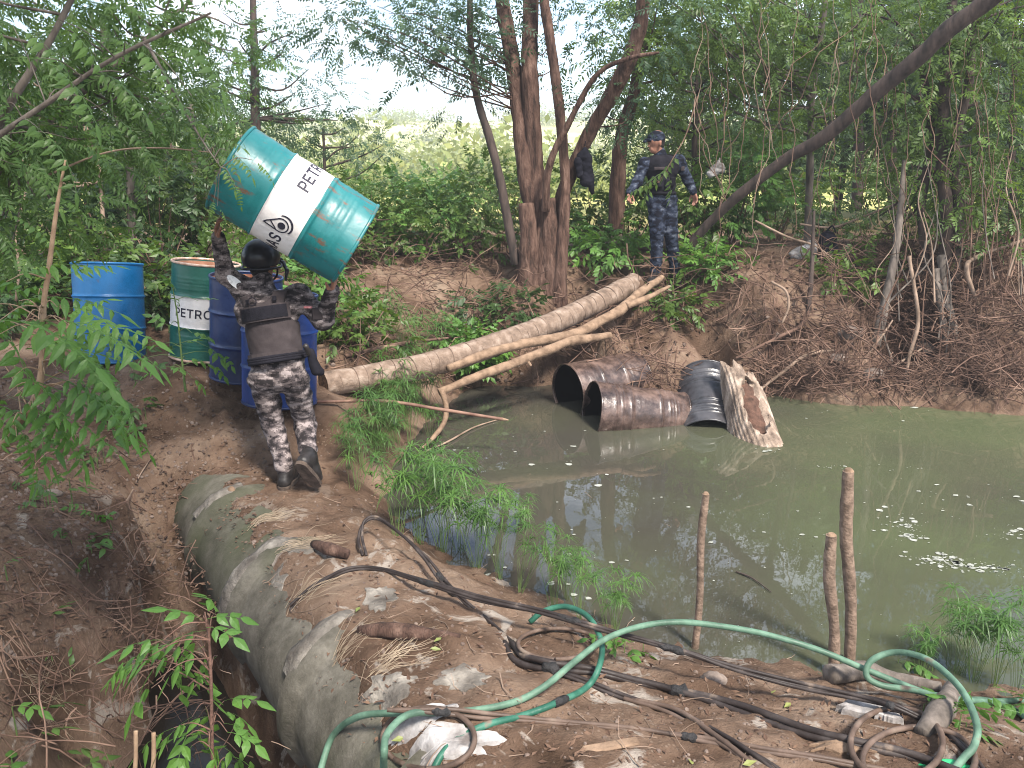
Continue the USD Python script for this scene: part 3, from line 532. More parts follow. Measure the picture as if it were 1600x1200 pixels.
hose('green_hose', 'long pale green hose arching from the pipe over the water edge to the right', [(497, 1215, .0), (520, 1150, .12), (560, 1120, .30), (620, 1114, .38), (720, 1112), (800, 1098, .39), (850, 1073, .41), (900, 1032, .44), (945, 999, .46), (1000, 979, .47), (1060, 972, .46), (1130, 979, .42), (1200, 992, .38), (1280, 1016, .33), (1350, 1045, .27), (1430, 1077, .22), (1480, 1093), (1540, 1094), (1590, 1112), (1625, 1145)], .0140, M['hose_green'])
hose('green_hose', 'green hose standing up in an open loop at the lower right', [(1620, 1093), (1540, 1096), (1480, 1090, .25), (1425, 1078, .24), (1378, 1071, .24), (1354, 1056, .27), (1362, 1032, .33), (1400, 1019, .38), (1450, 1031, .42), (1500, 1075, .42), (1526, 1130, .40), (1522, 1165, .37), (1506, 1184, .35), (1480, 1215, .33)], .0140, M['hose_green'])
hose('green_hose', 'teal green hose bending round the cyperus and back over the dirt to the coil', [(828, 972), (850, 955, .32), (885, 948, .36), (920, 965, .38), (940, 1005, .38), (935, 1045, .36), (915, 1075), (870, 1098), (820, 1117), (760, 1133), (715, 1155), (690, 1180), (672, 1215)], .0140, M['hose_teal'], wraps=(.58,))
hose('green_hose', 'short green hose curling through the left brown coil at the bottom', [(600, 1220), (600, 1180, .42), (606, 1145, .43), (640, 1116, .43), (700, 1112)], .0140, M['hose_green'])
hose('cable_bundle', 'dark taped cable bundle running from beside the pipe across the dirt to lower right', [(455, 950), (500, 912), (545, 891), (600, 891), (665, 910, .40), (750, 936, .40), (850, 957, .41), (950, 985, .41), (1060, 1016, .38), (1150, 1046, .33), (1250, 1072, .30), (1350, 1092, .30), (1400, 1106, .32), (1460, 1135), (1500, 1165), (1540, 1215)], .0085, M['hose_dark'], wraps=(.27, .43, .53, .79), cat='cable', strands=3)
hose('cable_bundle', 'dark thin cable looping above the path then running down to the knot', [(570, 868), (563, 842, .36), (568, 818, .42), (590, 810, .44), (630, 838, .42), (665, 873, .38), (690, 905), (720, 935), (765, 972), (800, 1004), (845, 1040), (905, 1062), (980, 1092), (1060, 1114), (1130, 1150), (1180, 1180), (1230, 1215)], .0085, M['hose_dark'], wraps=(.37, .42, .63), cat='cable', strands=2)
hose('cable_bundle', 'thick dark brown cable bundle crossing the dirt from the middle coil to bottom right', [(795, 1005), (812, 1030), (860, 1043), (930, 1050), (1000, 1066), (1060, 1080), (1150, 1106), (1250, 1140), (1330, 1160), (1420, 1182), (1520, 1215)], .0145, M['hose_dark'], wraps=(.2, .5), cat='cable', strands=2)
hose('cable_bundle', 'brown cable pair running flat from the left coil to the right', [(610, 1110, .43), (690, 1112, .42), (760, 1120), (850, 1127), (950, 1135), (1040, 1146), (1110, 1158), (1180, 1170), (1280, 1185), (1400, 1210)], .0088, M['hose_brown'], wraps=(.12, .62), cat='cable', strands=2)
hose('cable_bundle', 'brown taped cable slanting to the bottom edge at the middle right', [(980, 1092), (1050, 1112), (1110, 1150), (1150, 1175), (1200, 1215)], .0095, M['hose_brown'], cat='cable', strands=2)
def coil(label, c, a, b, turns, r, mat, z=None, seed=0, ph0=0.0):
    rng = np.random.default_rng(seed); pts = []
    for k in range(int(turns * 16) + 1):
        th = ph0 + k * 2 * np.pi / 16; g = 1 + .07 * math.sin(k * .39 + seed)
        px, py = c[0] + a * g * math.cos(th), c[1] + b * g * math.sin(th)
        pts.append(D(px, py, r + .012 * (k / 16) + .01 * (1 + math.sin(th))) if z is None else G(px, py, z + .06 * -math.sin(th)))
    path = smooth_path(pts, 4); t = thing('cable_coil', label, 'coil', path[0]); obj('loop', tube(path, r, 8), mat, t, smooth=True); return t
coil('brown cable coil lying in the middle behind the arching green hose', (868, 1005), 62, 24, 2.3, .0095, M['hose_brown'], seed=1)
coil('brown cable coil at the bottom left, around the green hose on the pipe', (665, 1155), 72, 48, 2.4, .0105, M['hose_brown'], seed=2)
coil('shiny brown cable coil tied to the taped bundle at bottom right', (1400, 1165), 72, 55, 2.2, .0115, M['hose_brown'], seed=3)
coil('outer brown cable coil running off the bottom right corner', (1440, 1190), 88, 52, 1.6, .0115, M['hose_brown'], seed=5, ph0=1.0)

# ------------------------------------------------------------------ people
def camo(name, cols, at, scale, stretch, snap=.011):
    return pm(name, [(0, cols[0])] + list(zip(at, cols[1:])), scale, detail=4, rough=.85, const=True, stretch=stretch, spec=.15, bump=.25, bscale=60, bdist=.006, nrough=.6, snap=snap)
M['camo_grey'] = camo('grey_camouflage', [(.018, .015, .0155), (.055, .045, .046), (.115, .095, .092), (.215, .182, .176)], (.44, .51, .585), 13.0, (1, 1, 2.0))
M['camo_blue'] = camo('blue_camouflage', [(.004, .005, .010), (.013, .018, .032), (.030, .037, .056), (.075, .086, .11)], (.46, .54, .62), 12.0, (1, 1, 1.8), .014)
M['skin'] = pm('brown_skin', [(.3, (.16, .075, .05)), (.7, (.26, .13, .09))], 14, rough=.5, bump=.1, bscale=90, bdist=.003)
M['hair'] = pm('black_hair', [(.3, (.006, .005, .005)), (.7, (.02, .017, .016))], 60, rough=.7, bump=.5)
M['helmet'] = pm('helmet_black', [(.3, (.006, .006, .008)), (.7, (.016, .016, .02))], 6, rough=.28, rough_var=(.2, .4))
M['vest'] = pm('vest_cloth', [(.3, (.026, .021, .022)), (.7, (.050, .041, .042))], 9, rough=.95, bump=.35, bscale=120, bdist=.004, spec=.1)
M['vest_dark'] = pm('vest_black', [(.3, (.006, .006, .008)), (.7, (.016, .015, .02))], 9, rough=.95, bump=.3, bscale=90, spec=.08)
M['boot'] = pm('boot_leather', [(.3, (.008, .007, .007)), (.7, (.03, .026, .025))], 12, rough=.45, bump=.2)
M['sole'] = pm('boot_sole', [(.3, (.03, .022, .018)), (.7, (.11, .08, .062))], 22, rough=.9, bump=.5)
M['patch'] = pm('white_patch', [(.35, (.30, .30, .31)), (.5, (.62, .62, .62))], 40, rough=.8)
M['red_patch'] = pm('red_patch', [(.3, (.35, .04, .04)), (.7, (.5, .3, .3))], 60, rough=.8)
def hand(wrist, fwd, palm_n, L=.185, curl=(.5, .7, .5), spread=.16, side=1):
    """palm, four fingers of unequal length and a thumb; palm_n points out of the palm."""
    fwd = np.asarray(fwd, float); fwd /= np.linalg.norm(fwd); pn = np.asarray(palm_n, float); pn = pn - fwd * (pn @ fwd); pn /= np.linalg.norm(pn); sd = np.cross(fwd, pn) * side
    w = np.asarray(wrist, float); s = L / .185; B = [(w - fwd * .03 * s, w + fwd * .01 * s, .026 * s, .026 * s)]
    for kx in (-.028, -.009, .010, .028): B.append((w + fwd * .015 * s + sd * kx * .6 * s, w + fwd * .085 * s + sd * kx * s, .016 * s, .0125 * s))
    for kx, ln, dz in ((-.030, .078, -.004), (-.010, .088, 0), (.0105, .083, 0), (.030, .066, -.006)):
        p = w + fwd * (.088 + dz) * s + sd * kx * s; a = 0; d = fwd + sd * kx * spread * 20 * .25
        for seg_, c, r in ((.45, curl[0], .0092), (.31, curl[1], .0085), (.24, curl[2], .0076)):
            a += c; d2 = fwd * math.cos(a) + pn * math.sin(a) + sd * kx * spread * 4 * math.cos(a); d2 /= np.linalg.norm(d2); q = p + d2 * ln * seg_ * s; B.append((p, q, r * s, r * .92 * s)); p = q
    p = w + fwd * .025 * s - sd * .026 * s + pn * .008 * s
    for ln, dv, r in ((.040, fwd * .7 - sd * .75 + pn * .25, .0125), (.030, fwd * .95 - sd * .3 + pn * .35, .0105), (.024, fwd * .95 + pn * .45, .009)):
        dv = dv / np.linalg.norm(dv); q = p + dv * ln * s; B.append((p, q, r * s, r * .92 * s)); p = q
    return flesh(B, .0042, k=.006, pad=.012)
def limb(a, b, ra, rb): return (np.asarray(a, float), np.asarray(b, float), ra, rb)
def boot(ankle, shin_dir, toe_dir, lift_n, t, s=1.0):
    a = np.asarray(ankle, float); td = np.asarray(toe_dir, float); td /= np.linalg.norm(td); up = np.asarray(lift_n, float); up -= td * (up @ td); up /= np.linalg.norm(up); sdv = np.cross(td, up)
    sh = np.asarray(shin_dir, float); sh /= np.linalg.norm(sh); heel = a - up * .065 - td * .035
    B = [limb(a + sh * .11, a, .042, .044), limb(a, heel, .046, .040), limb(a + td * .02, a + td * .13 - up * .05, .05, .040), limb(a + td * .10 - up * .055, a + td * .185 - up * .062, .043, .036), limb(heel, a + td * .1 - up * .066, .038, .036)]
    obj('boot', flesh(B, .012, k=.03, pad=.03, wrinkle=.004), M['boot'], t, smooth=True)
    ol = unary_union([Point(-.045, 0).buffer(.042), Point(.10, .004).buffer(.052), Point(.185, .004).buffer(.042)]).convex_hull
    m = trimesh.creation.extrude_polygon(ol, .026, engine='earcut'); X = np.eye(4); X[:3, 0] = td; X[:3, 1] = -sdv * -1; X[:3, 2] = up; X[:3, 1] = np.cross(up, td); X[:3, 3] = a - up * .118
    obj('boot_sole', tf(m, X), M['sole'], t, smooth=30)

# man carrying the drum, seen from behind
t1 = thing('person', 'person in grey camouflage, black helmet and vest, carrying a drum up the path, back turned', 'person', (P(450, 770, 5.3)[0], 5.3, H(P(450, 770, 5.3)[0], 5.3)))
hipL, hipR = P(411, 594, 5.42), P(460, 590, 5.42); knL, knR = P(429, 672, 5.50), P(477, 662, 5.62)
anL, anR = P(446, 742, 5.33), P(482, 712, 5.22)
gz1 = H(anL[0], anL[1] + .05); anL[2] = gz1 + .125
pel = P(434, 572, 5.42); wai = P(428, 545, 5.45); che = P(418, 487, 5.50); shL, shR = P(380, 452, 5.52), P(468, 462, 5.52); nek = P(410, 440, 5.54); hed = P(408, 410, 5.62)
elL, wrL = P(352, 428, 5.48), P(341, 372, 5.40); elR, wrR = P(505, 500, 5.50), P(520, 452, 5.38)
X1 = np.array([1.0, 0, 0])
body1 = [limb(hed + [0, 0, .03], hed - [0, 0, .03], .088, .078), limb(hed + [0, .05, -.01], hed + [0, .04, -.06], .062, .05), limb(nek - [0, 0, .04], hed - [0, 0, .04], .062, .056),
         limb(che + X1 * .09, che - X1 * .09, .10, .10), limb(wai, che, .12, .12), limb(pel + X1 * .05, pel - X1 * .05, .09, .09), limb(pel, wai, .095, .10), limb(shL, che, .055, .09), limb(shR, che, .055, .09),
         limb(shL, elL, .05, .04), limb(elL, wrL, .038, .028), limb(shR, elR, .05, .04), limb(elR, wrR, .038, .028), limb(hipL, knL, .082, .055), limb(knL, anL, .055, .04), limb(hipR, knR, .082, .055), limb(knR, anR, .055, .04)]
bv = flesh(body1, .014, k=.035)
hl = hand(wrL, P(338, 345, 5.36) - wrL, np.array([.9, 0, .2]), curl=(.35, .45, .4)); hr = hand(wrR, P(526, 424, 5.28) - wrR, ct - cb, curl=(.30, .40, .35), side=-1)
ears = [flesh([limb(hed + [s * .086, .01, .0], hed + [s * .09, .0, -.03], .018, .012)], .008) for s in (-1, 1)]
obj('body', cat_([bv, hl, hr] + ears), M['skin'], t1, smooth=True)
def dshirt(p, d): return d
shirt1 = [limb(che + X1 * .10, che - X1 * .10, .118, .118), limb(wai + X1 * .03, che, .135, .135), limb(wai - X1 * .03, pel, .135, .132), limb(shL, che, .078, .11), limb(shR, che, .078, .11), limb(nek + [0, .01, .0], nek - [0, 0, .06], .072, .085),
          limb(shL, elL, .075, .062), limb(elL, wrL, .060, .046), limb(shR, elR, .078, .066), limb(elR, wrR, .066, .048)]
obj('shirt', flesh(shirt1, .012, k=.04, wrinkle=.013, wf=11, seed=2), M['camo_grey'], t1, smooth=True)
pants1 = [limb(pel + X1 * .07 + [0, 0, .05], pel - X1 * .07 + [0, 0, .05], .115, .115), limb(hipL + [.03, -.02, .02], hipR + [-.03, -.02, .02], .112, .112), limb(hipL, knL, .098, .074), limb(knL, anL + [0, 0, .04], .072, .064), limb(hipR, knR, .098, .074), limb(knR, anR + (knR - anR) * .22, .072, .062)]
obj('trousers', flesh(pants1, .012, k=.03, wrinkle=.016, wf=10, seed=5), M['camo_grey'], t1, smooth=True)
boot(anL, knL - anL, [.05, 1, .0], [0, 0, 1], t1)
boot(anR, knR - anR, [.22, .55, -.72], [.1, .7, .65], t1)
vu = che + [0, 0, .10] - (pel + [0, 0, .04]); vh = np.linalg.norm(vu); vu = vu / vh; vx = X1 - vu * (X1 @ vu); vx /= np.linalg.norm(vx); vy = np.cross(vu, vx); vo = pel + [0, .01, .065]
def vest_f(p):
    q = p - vo; x, y, z = q @ vx, q @ vy, q @ vu; hw = .175 + .018 * np.clip(z / vh, 0, 1)
    e = np.sqrt((x / hw) ** 2.0 + (y / .158) ** 2) ; d = (e - 1) * .15
    arm = np.hypot((np.abs(x) - .270), (z - vh * .74) * .8) - .135
    nk = np.hypot(x, (z - vh * 1.06) * .9) - .085
    return np.maximum.reduce([d, np.abs(d + .012) - .022, -z - .01, z - vh * .99, -arm, -nk])
vv, vf = nets(vest_f, vo - .42, vo + vu * vh + .42, .011)
vv = vv + meshkit.arrays((vv, vf), True)[2] * ((meshkit.fbm(vv * 16, 3, 4) - .5) * .012)[:, None]
obj('vest', (vv, vf), M['vest'], t1, smooth=True)
def on_back(x, z, out=.004): yb = -.158 * math.sqrt(max(0, 1 - (x / .19) ** 2)); return vo + vx * x + vy * (yb - .012 - out) + vu * z
RB = np.column_stack([vx, vy, vu])
def curved(x0, x1, z0, z1, th):
    xs = np.linspace(x0, x1, 9); zs = np.linspace(z0, z1, 5); A = np.array([[on_back(x, z, .010) for z in zs] for x in xs]); Bk = A - vy * th; n1, n2 = 9, 5
    V = np.vstack([A.reshape(-1, 3), Bk.reshape(-1, 3)]); return trimesh.convex.convex_hull(V)
def curved_exact(x0, x1, z0, z1, th):
    return cat_([(lambda h: (h.vertices, h.faces))(trimesh.convex.convex_hull(np.array([on_back(x, z, o) for x in (xa, xb) for z in (z0, z1) for o in (.004, .004 + th)]))) for xa, xb in zip(np.linspace(x0, x1, 9)[:-1], np.linspace(x0, x1, 9)[1:])])
obj('back_panel', curved_exact(-.165, .165, vh * .56, vh * .80, .014), M['vest'], t1, label='dark framed name panel across the upper back')
obj('panel_face', curved_exact(-.152, .152, vh * .585, vh * .775, .019), M['vest_dark'], t1)
for x in (-.10, .08): obj('loop', curved_exact(x, x + .022, vh * .84, vh * .91, .012), M['vest_dark'], t1)
ringc = on_back(-.05, vh * .87, .018); obj('ring', tube(np.array([ringc + vx * .026 * math.cos(a) + vu * .026 * math.sin(a) for a in np.linspace(0, 2 * np.pi, 17)]), .004, 6), M['vest_dark'], t1, smooth=True)
obj('lower_band', curved_exact(-.17, .17, .0, .035, .006), M['vest'], t1)
belt = np.array([pel + [0, 0, .055] + vx * .185 * math.cos(a) + vy * .165 * math.sin(a) for a in np.linspace(0, 2 * np.pi, 33)])
obj('belt', cat_([tube(belt + vu * d, .014, 6, cap=False) for d in (-.015, 0, .015)]), M['vest_dark'], t1, smooth=True)
hp = P(486, 566, 5.36); obj('holster', flesh([limb(hp + [0, 0, .07], hp - [-.03, 0, .06], .028, .034), limb(hp + [.02, 0, -.02], hp + [.055, .03, -.075], .028, .026)], .010, k=.02), M['vest_dark'], t1, smooth=True)
obj('pistol_grip', flesh([limb(hp + [-.005, -.02, .06], hp + [-.015, -.05, .12], .017, .02)], .008), M['boot'], t1, smooth=True)
def helm_f(p):
    q = p - (hed + [0, .0, .035]); x, y, z = q[:, 0], q[:, 1], q[:, 2]; r = np.sqrt((x / .120) ** 2 + (y / .142) ** 2 + (z / .120) ** 2); d = (r - 1) * .120
    flare = np.clip(-(z + .03) / .05, 0, 1) ** 2 * .02
    low = -.052 + .02 * np.clip((y + .02) / .12, 0, 1)
    return np.maximum(np.abs(d - flare) - .0065, -(z - low))
hvv, hff = nets(helm_f, hed - .21, hed + .22, .0065); obj('helmet', (hvv, hff), M['helmet'], t1, smooth=True)
a = np.linspace(-2.6, -.5, 20)
obj('helmet_rim', tube(np.array([hed + [.132 * math.cos(x), .156 * math.sin(x), -.030 + .022 * max(0, math.sin(x))] for x in np.linspace(0, 2 * np.pi, 41)]), .0085, 6), M['helmet'], t1, smooth=True)
obj('chin_strap', tube(smooth_path([hed + [.115, -.02, -.03], hed + [.10, .0, -.09], hed + [.05, .08, -.13]]), .007, 6), M['vest_dark'], t1, smooth=True)
obj('visor', flesh([limb(hed + [-.08, .15, .0], hed + [.09, .15, -.0], .02, .02), limb(hed + [.12, .10, -.01], hed + [.165, .03, -.06], .016, .012), limb(hed + [.165, .03, -.06], hed + [.16, .0, -.12], .013, .010)], .008, k=.015), M['helmet'], t1, smooth=True)
obj('hair', flesh([limb(hed + [0, -.03, .0], hed + [0, -.045, -.035], .082, .066)], .012), M['hair'], t1, smooth=True)
pc = shL * .45 + elL * .55 + np.array([-.01, -.078, .03]); ad = elL - shL; ad /= np.linalg.norm(ad)
pl = Point(0, 0).buffer(1, 12); m = trimesh.creation.extrude_polygon(pl, .012, engine='earcut'); Xp = np.eye(4); nn = CAM - pc; nn -= ad * (nn @ ad); nn /= np.linalg.norm(nn)
Xp[:3, 0] = ad * .068; Xp[:3, 1] = np.cross(nn, ad) * .028; Xp[:3, 2] = nn; Xp[:3, 3] = shL * .5 + elL * .5 + nn * .064; obj('sleeve_patch', tf(m, Xp), M['patch'], t1, label='white oval emblem patch on the raised left sleeve')
pc2 = shR * .5 + elR * .5 + np.array([.0, -.086, .02]); m = trimesh.creation.box(extents=(.05, .03, .012)); Xq = np.eye(4); Xq[:3, 3] = pc2; obj('sleeve_patch', tf(m, Xq), M['red_patch'], t1, label='small red patch on the right sleeve')
pc3 = elR + (shR - elR) * .12 + np.array([.0, -.078, .035]); obj('sleeve_pocket', box(pc3, (.075, .02, .085), bev=.008), M['vest'], t1)

# man in blue camouflage on the far bank
Y2 = 10.1
def Q(px, py, dy=0): return P(px, py, Y2 + dy)
fz = H(Q(1035, 412)[0], Y2)
t2 = thing('person', 'person in dark blue camouflage, cap and vest standing among branches on the far bank', 'person', (Q(1035, 412)[0], Y2, fz))
hd = Q(1025, 222); nk2 = Q(1031, 238, .02); ch2 = Q(1033, 270, .02); pl2 = Q(1034, 308, .02); s2L, s2R = Q(1008, 256, -.02), Q(1061, 252, .02)
e2L, w2L = Q(995, 285, -.08), Q(984, 300, -.15); e2R, w2R = Q(1074, 280, .05), Q(1084, 300, .0)
h2L, h2R = Q(1024, 316), Q(1045, 316, .03); k2L, k2R = Q(1027, 362, -.04), Q(1048, 362, .02); a2L, a2R = Q(1026, 402), Q(1056, 400, .1); a2L[2] = H(a2L[0], a2L[1]) + .11; a2R[2] = H(a2R[0], a2R[1]) + .11
fw = np.array([-.90, -.42, -.12]); fw /= np.linalg.norm(fw); fs = np.cross(fw, [0, 0, 1.0]); fs /= np.linalg.norm(fs); fu = np.cross(fs, fw)
hb = [limb(hd + fu * .045 - fw * .02, hd + fu * .02 + fw * .02, .088, .085), limb(hd - fu * .03 + fw * .02, hd - fu * .085 + fw * .045, .066, .042), limb(nk2 - [0, 0, .05], hd - fu * .05 - fw * .02, .062, .055),
      limb(hd - fu * .005 + fw * .092, hd - fu * .035 + fw * .110, .010, .015), limb(hd + fu * .018 + fw * .08 + fs * .03, hd + fu * .018 + fw * .08 - fs * .03, .016, .016), limb(hd - fu * .062 + fw * .082 + fs * .018, hd - fu * .062 + fw * .082 - fs * .018, .010, .010), limb(hd - fu * .078 + fw * .08 + fs * .014, hd - fu * .078 + fw * .08 - fs * .014, .010, .010),
      limb(hd + fs * .082 - fu * .0, hd + fs * .086 - fu * .035, .020, .013), limb(hd - fs * .082 - fu * .0, hd - fs * .086 - fu * .035, .020, .013)]
bd2 = [limb(s2L, ch2, .05, .10), limb(s2R, ch2, .05, .10), limb(ch2, pl2, .12, .11), limb(s2L, e2L, .05, .04), limb(e2L, w2L, .038, .028), limb(s2R, e2R, .05, .04), limb(e2R, w2R, .038, .028), limb(h2L, k2L, .08, .055), limb(k2L, a2L, .054, .04), limb(h2R, k2R, .08, .055), limb(k2R, a2R, .054, .04), limb(nk2 - [0, 0, .05], ch2, .06, .10)]
hands2 = [hand(w2L, [-.15, -.25, -1], [.6, -.6, 0], curl=(.45, .7, .5)), hand(w2R, [.25, -.1, -1], [-.7, -.5, 0], curl=(.3, .45, .3), side=-1)]
obj('body', cat_([flesh(hb, .010, k=.018), flesh(bd2, .016)] + hands2), M['skin'], t2, smooth=True)
for s in (-1, 1): obj('eye', flesh([limb(hd + fu * .002 + fw * .086 + fs * s * .032, hd + fu * .002 + fw * .088 + fs * s * .034, .011, .011)], .006), M['hair'], t2, smooth=True)
obj('hair', flesh([limb(hd + fu * .03 - fw * .035, hd - fu * .03 - fw * .04, .086, .068)], .012), M['hair'], t2, smooth=True)
obj('shirt', flesh([limb(s2L, ch2, .075, .125), limb(s2R, ch2, .075, .125), limb(ch2, pl2, .145, .135), limb(s2L, e2L, .072, .058), limb(e2L, w2L, .055, .046), limb(s2R, e2R, .072, .058), limb(e2R, w2R, .055, .046), limb(nk2, ch2, .07, .12)], .014, k=.04, wrinkle=.014, wf=11, seed=3), M['camo_blue'], t2, smooth=True)
obj('trousers', flesh([limb(pl2 + [-.05, 0, -.02], pl2 + [.05, 0, -.02], .13, .13), limb(h2L, k2L, .105, .085), limb(k2L, a2L + [0, 0, .06], .082, .068), limb(h2R, k2R, .105, .085), limb(k2R, a2R + [0, 0, .06], .082, .068)], .014, k=.03, wrinkle=.016, wf=10, seed=6), M['camo_blue'], t2, smooth=True)
boot(a2L, [0, 0, 1], [-.5, -.85, 0], [0, 0, 1], t2); boot(a2R, [0, 0, 1], [.1, -.95, 0], [0, 0, 1], t2)
obj('vest', flesh([limb(ch2 + [.06, -.02, .06], ch2 + [-.06, -.02, .06], .15, .15), limb(ch2, pl2 + [0, -.01, .12], .165, .155)], .014, k=.04, wrinkle=.01), M['vest_dark'], t2, smooth=True)
for k, (dx, dz) in enumerate(((-.11, -.03), (-.04, -.05), (.05, -.06), (.11, -.04))): obj('pouch', box(ch2 + [dx, -.175 + .02 * abs(k - 1.5), dz - .06], (.06, .05, .11), bev=.012), M['vest_dark'], t2, smooth=30)
obj('chest_strap', box(ch2 + [-.045, -.200, .05], (.15, .02, .035), bev=.006), M['vest'], t2, label='grey strip across the chest of the vest')
obj('belt', tube(np.array([pl2 + [.155 * math.cos(a), .15 * math.sin(a), .05] for a in np.linspace(0, 2 * np.pi, 25)]), .02, 6), M['vest_dark'], t2, smooth=True)
obj('sleeve_patch', box(s2R * .6 + e2R * .4 + [-.01, -.07, .0], (.045, .012, .055), bev=.005), M['vest'], t2)
def cap_f(p):
    q = p - (hd + fu * .055 - fw * .005); z = q @ fu; a = q @ fw; b = q @ fs; r = np.sqrt((a / .108) ** 2 + (b / .098) ** 2 + (np.maximum(z, 0) / .075) ** 2) - 1
    return np.maximum(r * .09, np.abs(z - .02) - .062)
cv = nets(cap_f, hd - .2, hd + .25, .009); brim = flesh([limb(hd + fu * .035 + fw * .11 + fs * .045, hd + fu * .035 + fw * .11 - fs * .045, .020, .020), limb(hd + fu * .022 + fw * .155 + fs * .02, hd + fu * .022 + fw * .155 - fs * .02, .014, .014)], .008, k=.03)
obj('cap', cv, M['camo_blue'], t2, smooth=True); obj('cap_brim', brim, M['camo_blue'], t2, smooth=True)

# ------------------------------------------------------------------ plants
M['leaf'] = leafm('leaf_mid', [(0.054, 0.096, 0.018), (0.1053, 0.174, 0.03), (0.189, 0.27, 0.045)], .4)
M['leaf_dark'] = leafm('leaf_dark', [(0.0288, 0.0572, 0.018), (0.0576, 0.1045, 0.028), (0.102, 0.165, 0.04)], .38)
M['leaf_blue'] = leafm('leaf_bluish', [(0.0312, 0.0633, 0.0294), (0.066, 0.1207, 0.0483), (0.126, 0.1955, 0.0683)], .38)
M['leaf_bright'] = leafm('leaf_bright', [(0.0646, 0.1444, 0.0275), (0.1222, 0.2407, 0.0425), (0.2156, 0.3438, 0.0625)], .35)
M['leaf_near'] = leafm('leaf_near', [(0.0585, 0.114, 0.028), (0.1105, 0.192, 0.042), (0.182, 0.276, 0.06)], .38, 3.0)
M['leaf_yellow'] = leafm('leaf_yellow', [(.17, .20, .06), (.30, .31, .10), (.42, .40, .16)], .3, .3)
M['sedge'] = leafm('sedge_leaf', [(.045, .10, .020), (.085, .17, .030), (.14, .24, .045)], .3, 4.0)
M['stem_green'] = pm('green_stem', [(.3, (.05, .09, .025)), (.7, (.11, .16, .05))], 9, rough=.6)
M['stem_tan'] = pm('tan_stem', [(.3, (.16, .10, .06)), (.7, (.33, .23, .15))], 12, rough=.75)
def leaflet(base, d, n, L, W, droop=.25, fine=False):
    s = np.cross(n, d); s /= np.linalg.norm(s); dn = -n
    if not fine:
        V = [base, base + d * L * .42 + s * W * .5 + dn * W * .12, base + d * L + dn * L * droop, base + d * L * .42 - s * W * .5 + dn * W * .12]; return V, [(0, 1, 2), (0, 2, 3)]
    V = [base]
    for t, w in ((.18, .36), (.42, .5), (.70, .30)): V += [base + d * L * t + s * W * w + dn * (L * droop * t * t + W * .10), base + d * L * t - s * W * w + dn * (L * droop * t * t + W * .10), base + d * L * t + dn * L * droop * t * t]
    V.append(base + d * L + dn * L * droop); Fc = [(0, 1, 3), (0, 3, 2)]
    for a in (1, 4): Fc += [(a, a + 3, a + 5), (a, a + 5, a + 2), (a + 2, a + 5, a + 4), (a + 2, a + 4, a + 1)]
    Fc += [(7, 10, 9), (9, 10, 8)]; return V, Fc
def frond(L, pairs, ll, lw, droop, rng, fine=False, stalk=True, angle=.95, ldroop=.3):
    V, Fc = [], []; ax_p = lambda t: np.array([L * t, .06 * L * math.sin(t * 2), -droop * L * t * t])
    def add(v, f):
        o = len(V); V.extend(v); Fc.extend([tuple(i + o for i in t) for t in f])
    for k in range(pairs):
        t = .22 + .78 * (k + .3) / pairs; b = ax_p(t); dd = ax_p(min(t + .05, 1.05)) - b; dd /= np.linalg.norm(dd); n = np.cross(np.cross(dd, [0, 0, 1.0]), dd); n /= max(np.linalg.norm(n), 1e-6); s = np.cross(n, dd)
        sz = (1 - .45 * abs(t - .55) / .45 * .8) * rng.uniform(.85, 1.15)
        for sg in (-1, 1):
            if rng.random() < .07: continue
            a = angle + rng.uniform(-.2, .2); d = dd * math.cos(a) + s * sg * math.sin(a) + n * rng.uniform(-.45, .15); d /= np.linalg.norm(d); nn = n + s * sg * rng.uniform(-.3, .3) + dd * rng.uniform(-.2, .2); nn /= np.linalg.norm(nn)
            v, f = leaflet(b, d, nn, ll * sz, lw * sz, ldroop, fine); add(v, f)
    b = ax_p(1.0); d = ax_p(1.0) - ax_p(.95); d /= np.linalg.norm(d); v, f = leaflet(b, d, np.array([0, 0, 1.0]), ll, lw, ldroop, fine); add(v, f)
    if stalk:
        r = L * .006 + .0012; ts = np.linspace(0, 1, 5); c = np.array([ax_p(t) for t in ts])
        for k in range(4): add([c[k] + [0, r, 0], c[k] - [0, r, 0], c[k + 1] - [0, r * .7, 0], c[k + 1] + [0, r * .7, 0]], [(0, 1, 2), (0, 2, 3)])
    return np.array(V), np.array(Fc)
def scatter(variants, pos, dirs, scale, rng, up=(0, 0, 1.0), roll=.5):
    pos = np.asarray(pos); d = np.asarray(dirs, float); d = d / np.linalg.norm(d, axis=1, keepdims=True); n = len(pos)
    u = np.tile(np.asarray(up, float), (n, 1)) + rng.normal(0, roll, (n, 3)); s = np.cross(u, d); s /= np.maximum(np.linalg.norm(s, axis=1, keepdims=True), 1e-6); u = np.cross(d, s)
    R = np.stack([d, s, u], 2) * np.asarray(scale).reshape(-1, 1, 1); which = rng.integers(0, len(variants), n); out = []
    for k, (v, f) in enumerate(variants):
        m = which == k
        if not m.any(): continue
        w = np.einsum('nij,vj->nvi', R[m], v) + pos[m][:, None]; nn = m.sum()
        out.append((w.reshape(-1, 3), (f[None] + np.arange(nn)[:, None, None] * len(v)).reshape(-1, 3)))
    return cat_(out)
_fr = np.random.default_rng(11)
FR_MID = [frond(.42, 7, .115, .042, .35, _fr, stalk=False) for _ in range(5)]           # a spray of the trees beyond the path
FR_FINE = [frond(.28, 6, .075, .027, .2, _fr, stalk=False, ldroop=.15) for _ in range(6)]
FR_NEAR = [frond(.32, 7, .085, .030, .3, _fr, ldroop=.3) for _ in range(6)]
FR_BROAD = [frond(.34, 4, .13, .07, .3, _fr, stalk=True) for _ in range(4)]
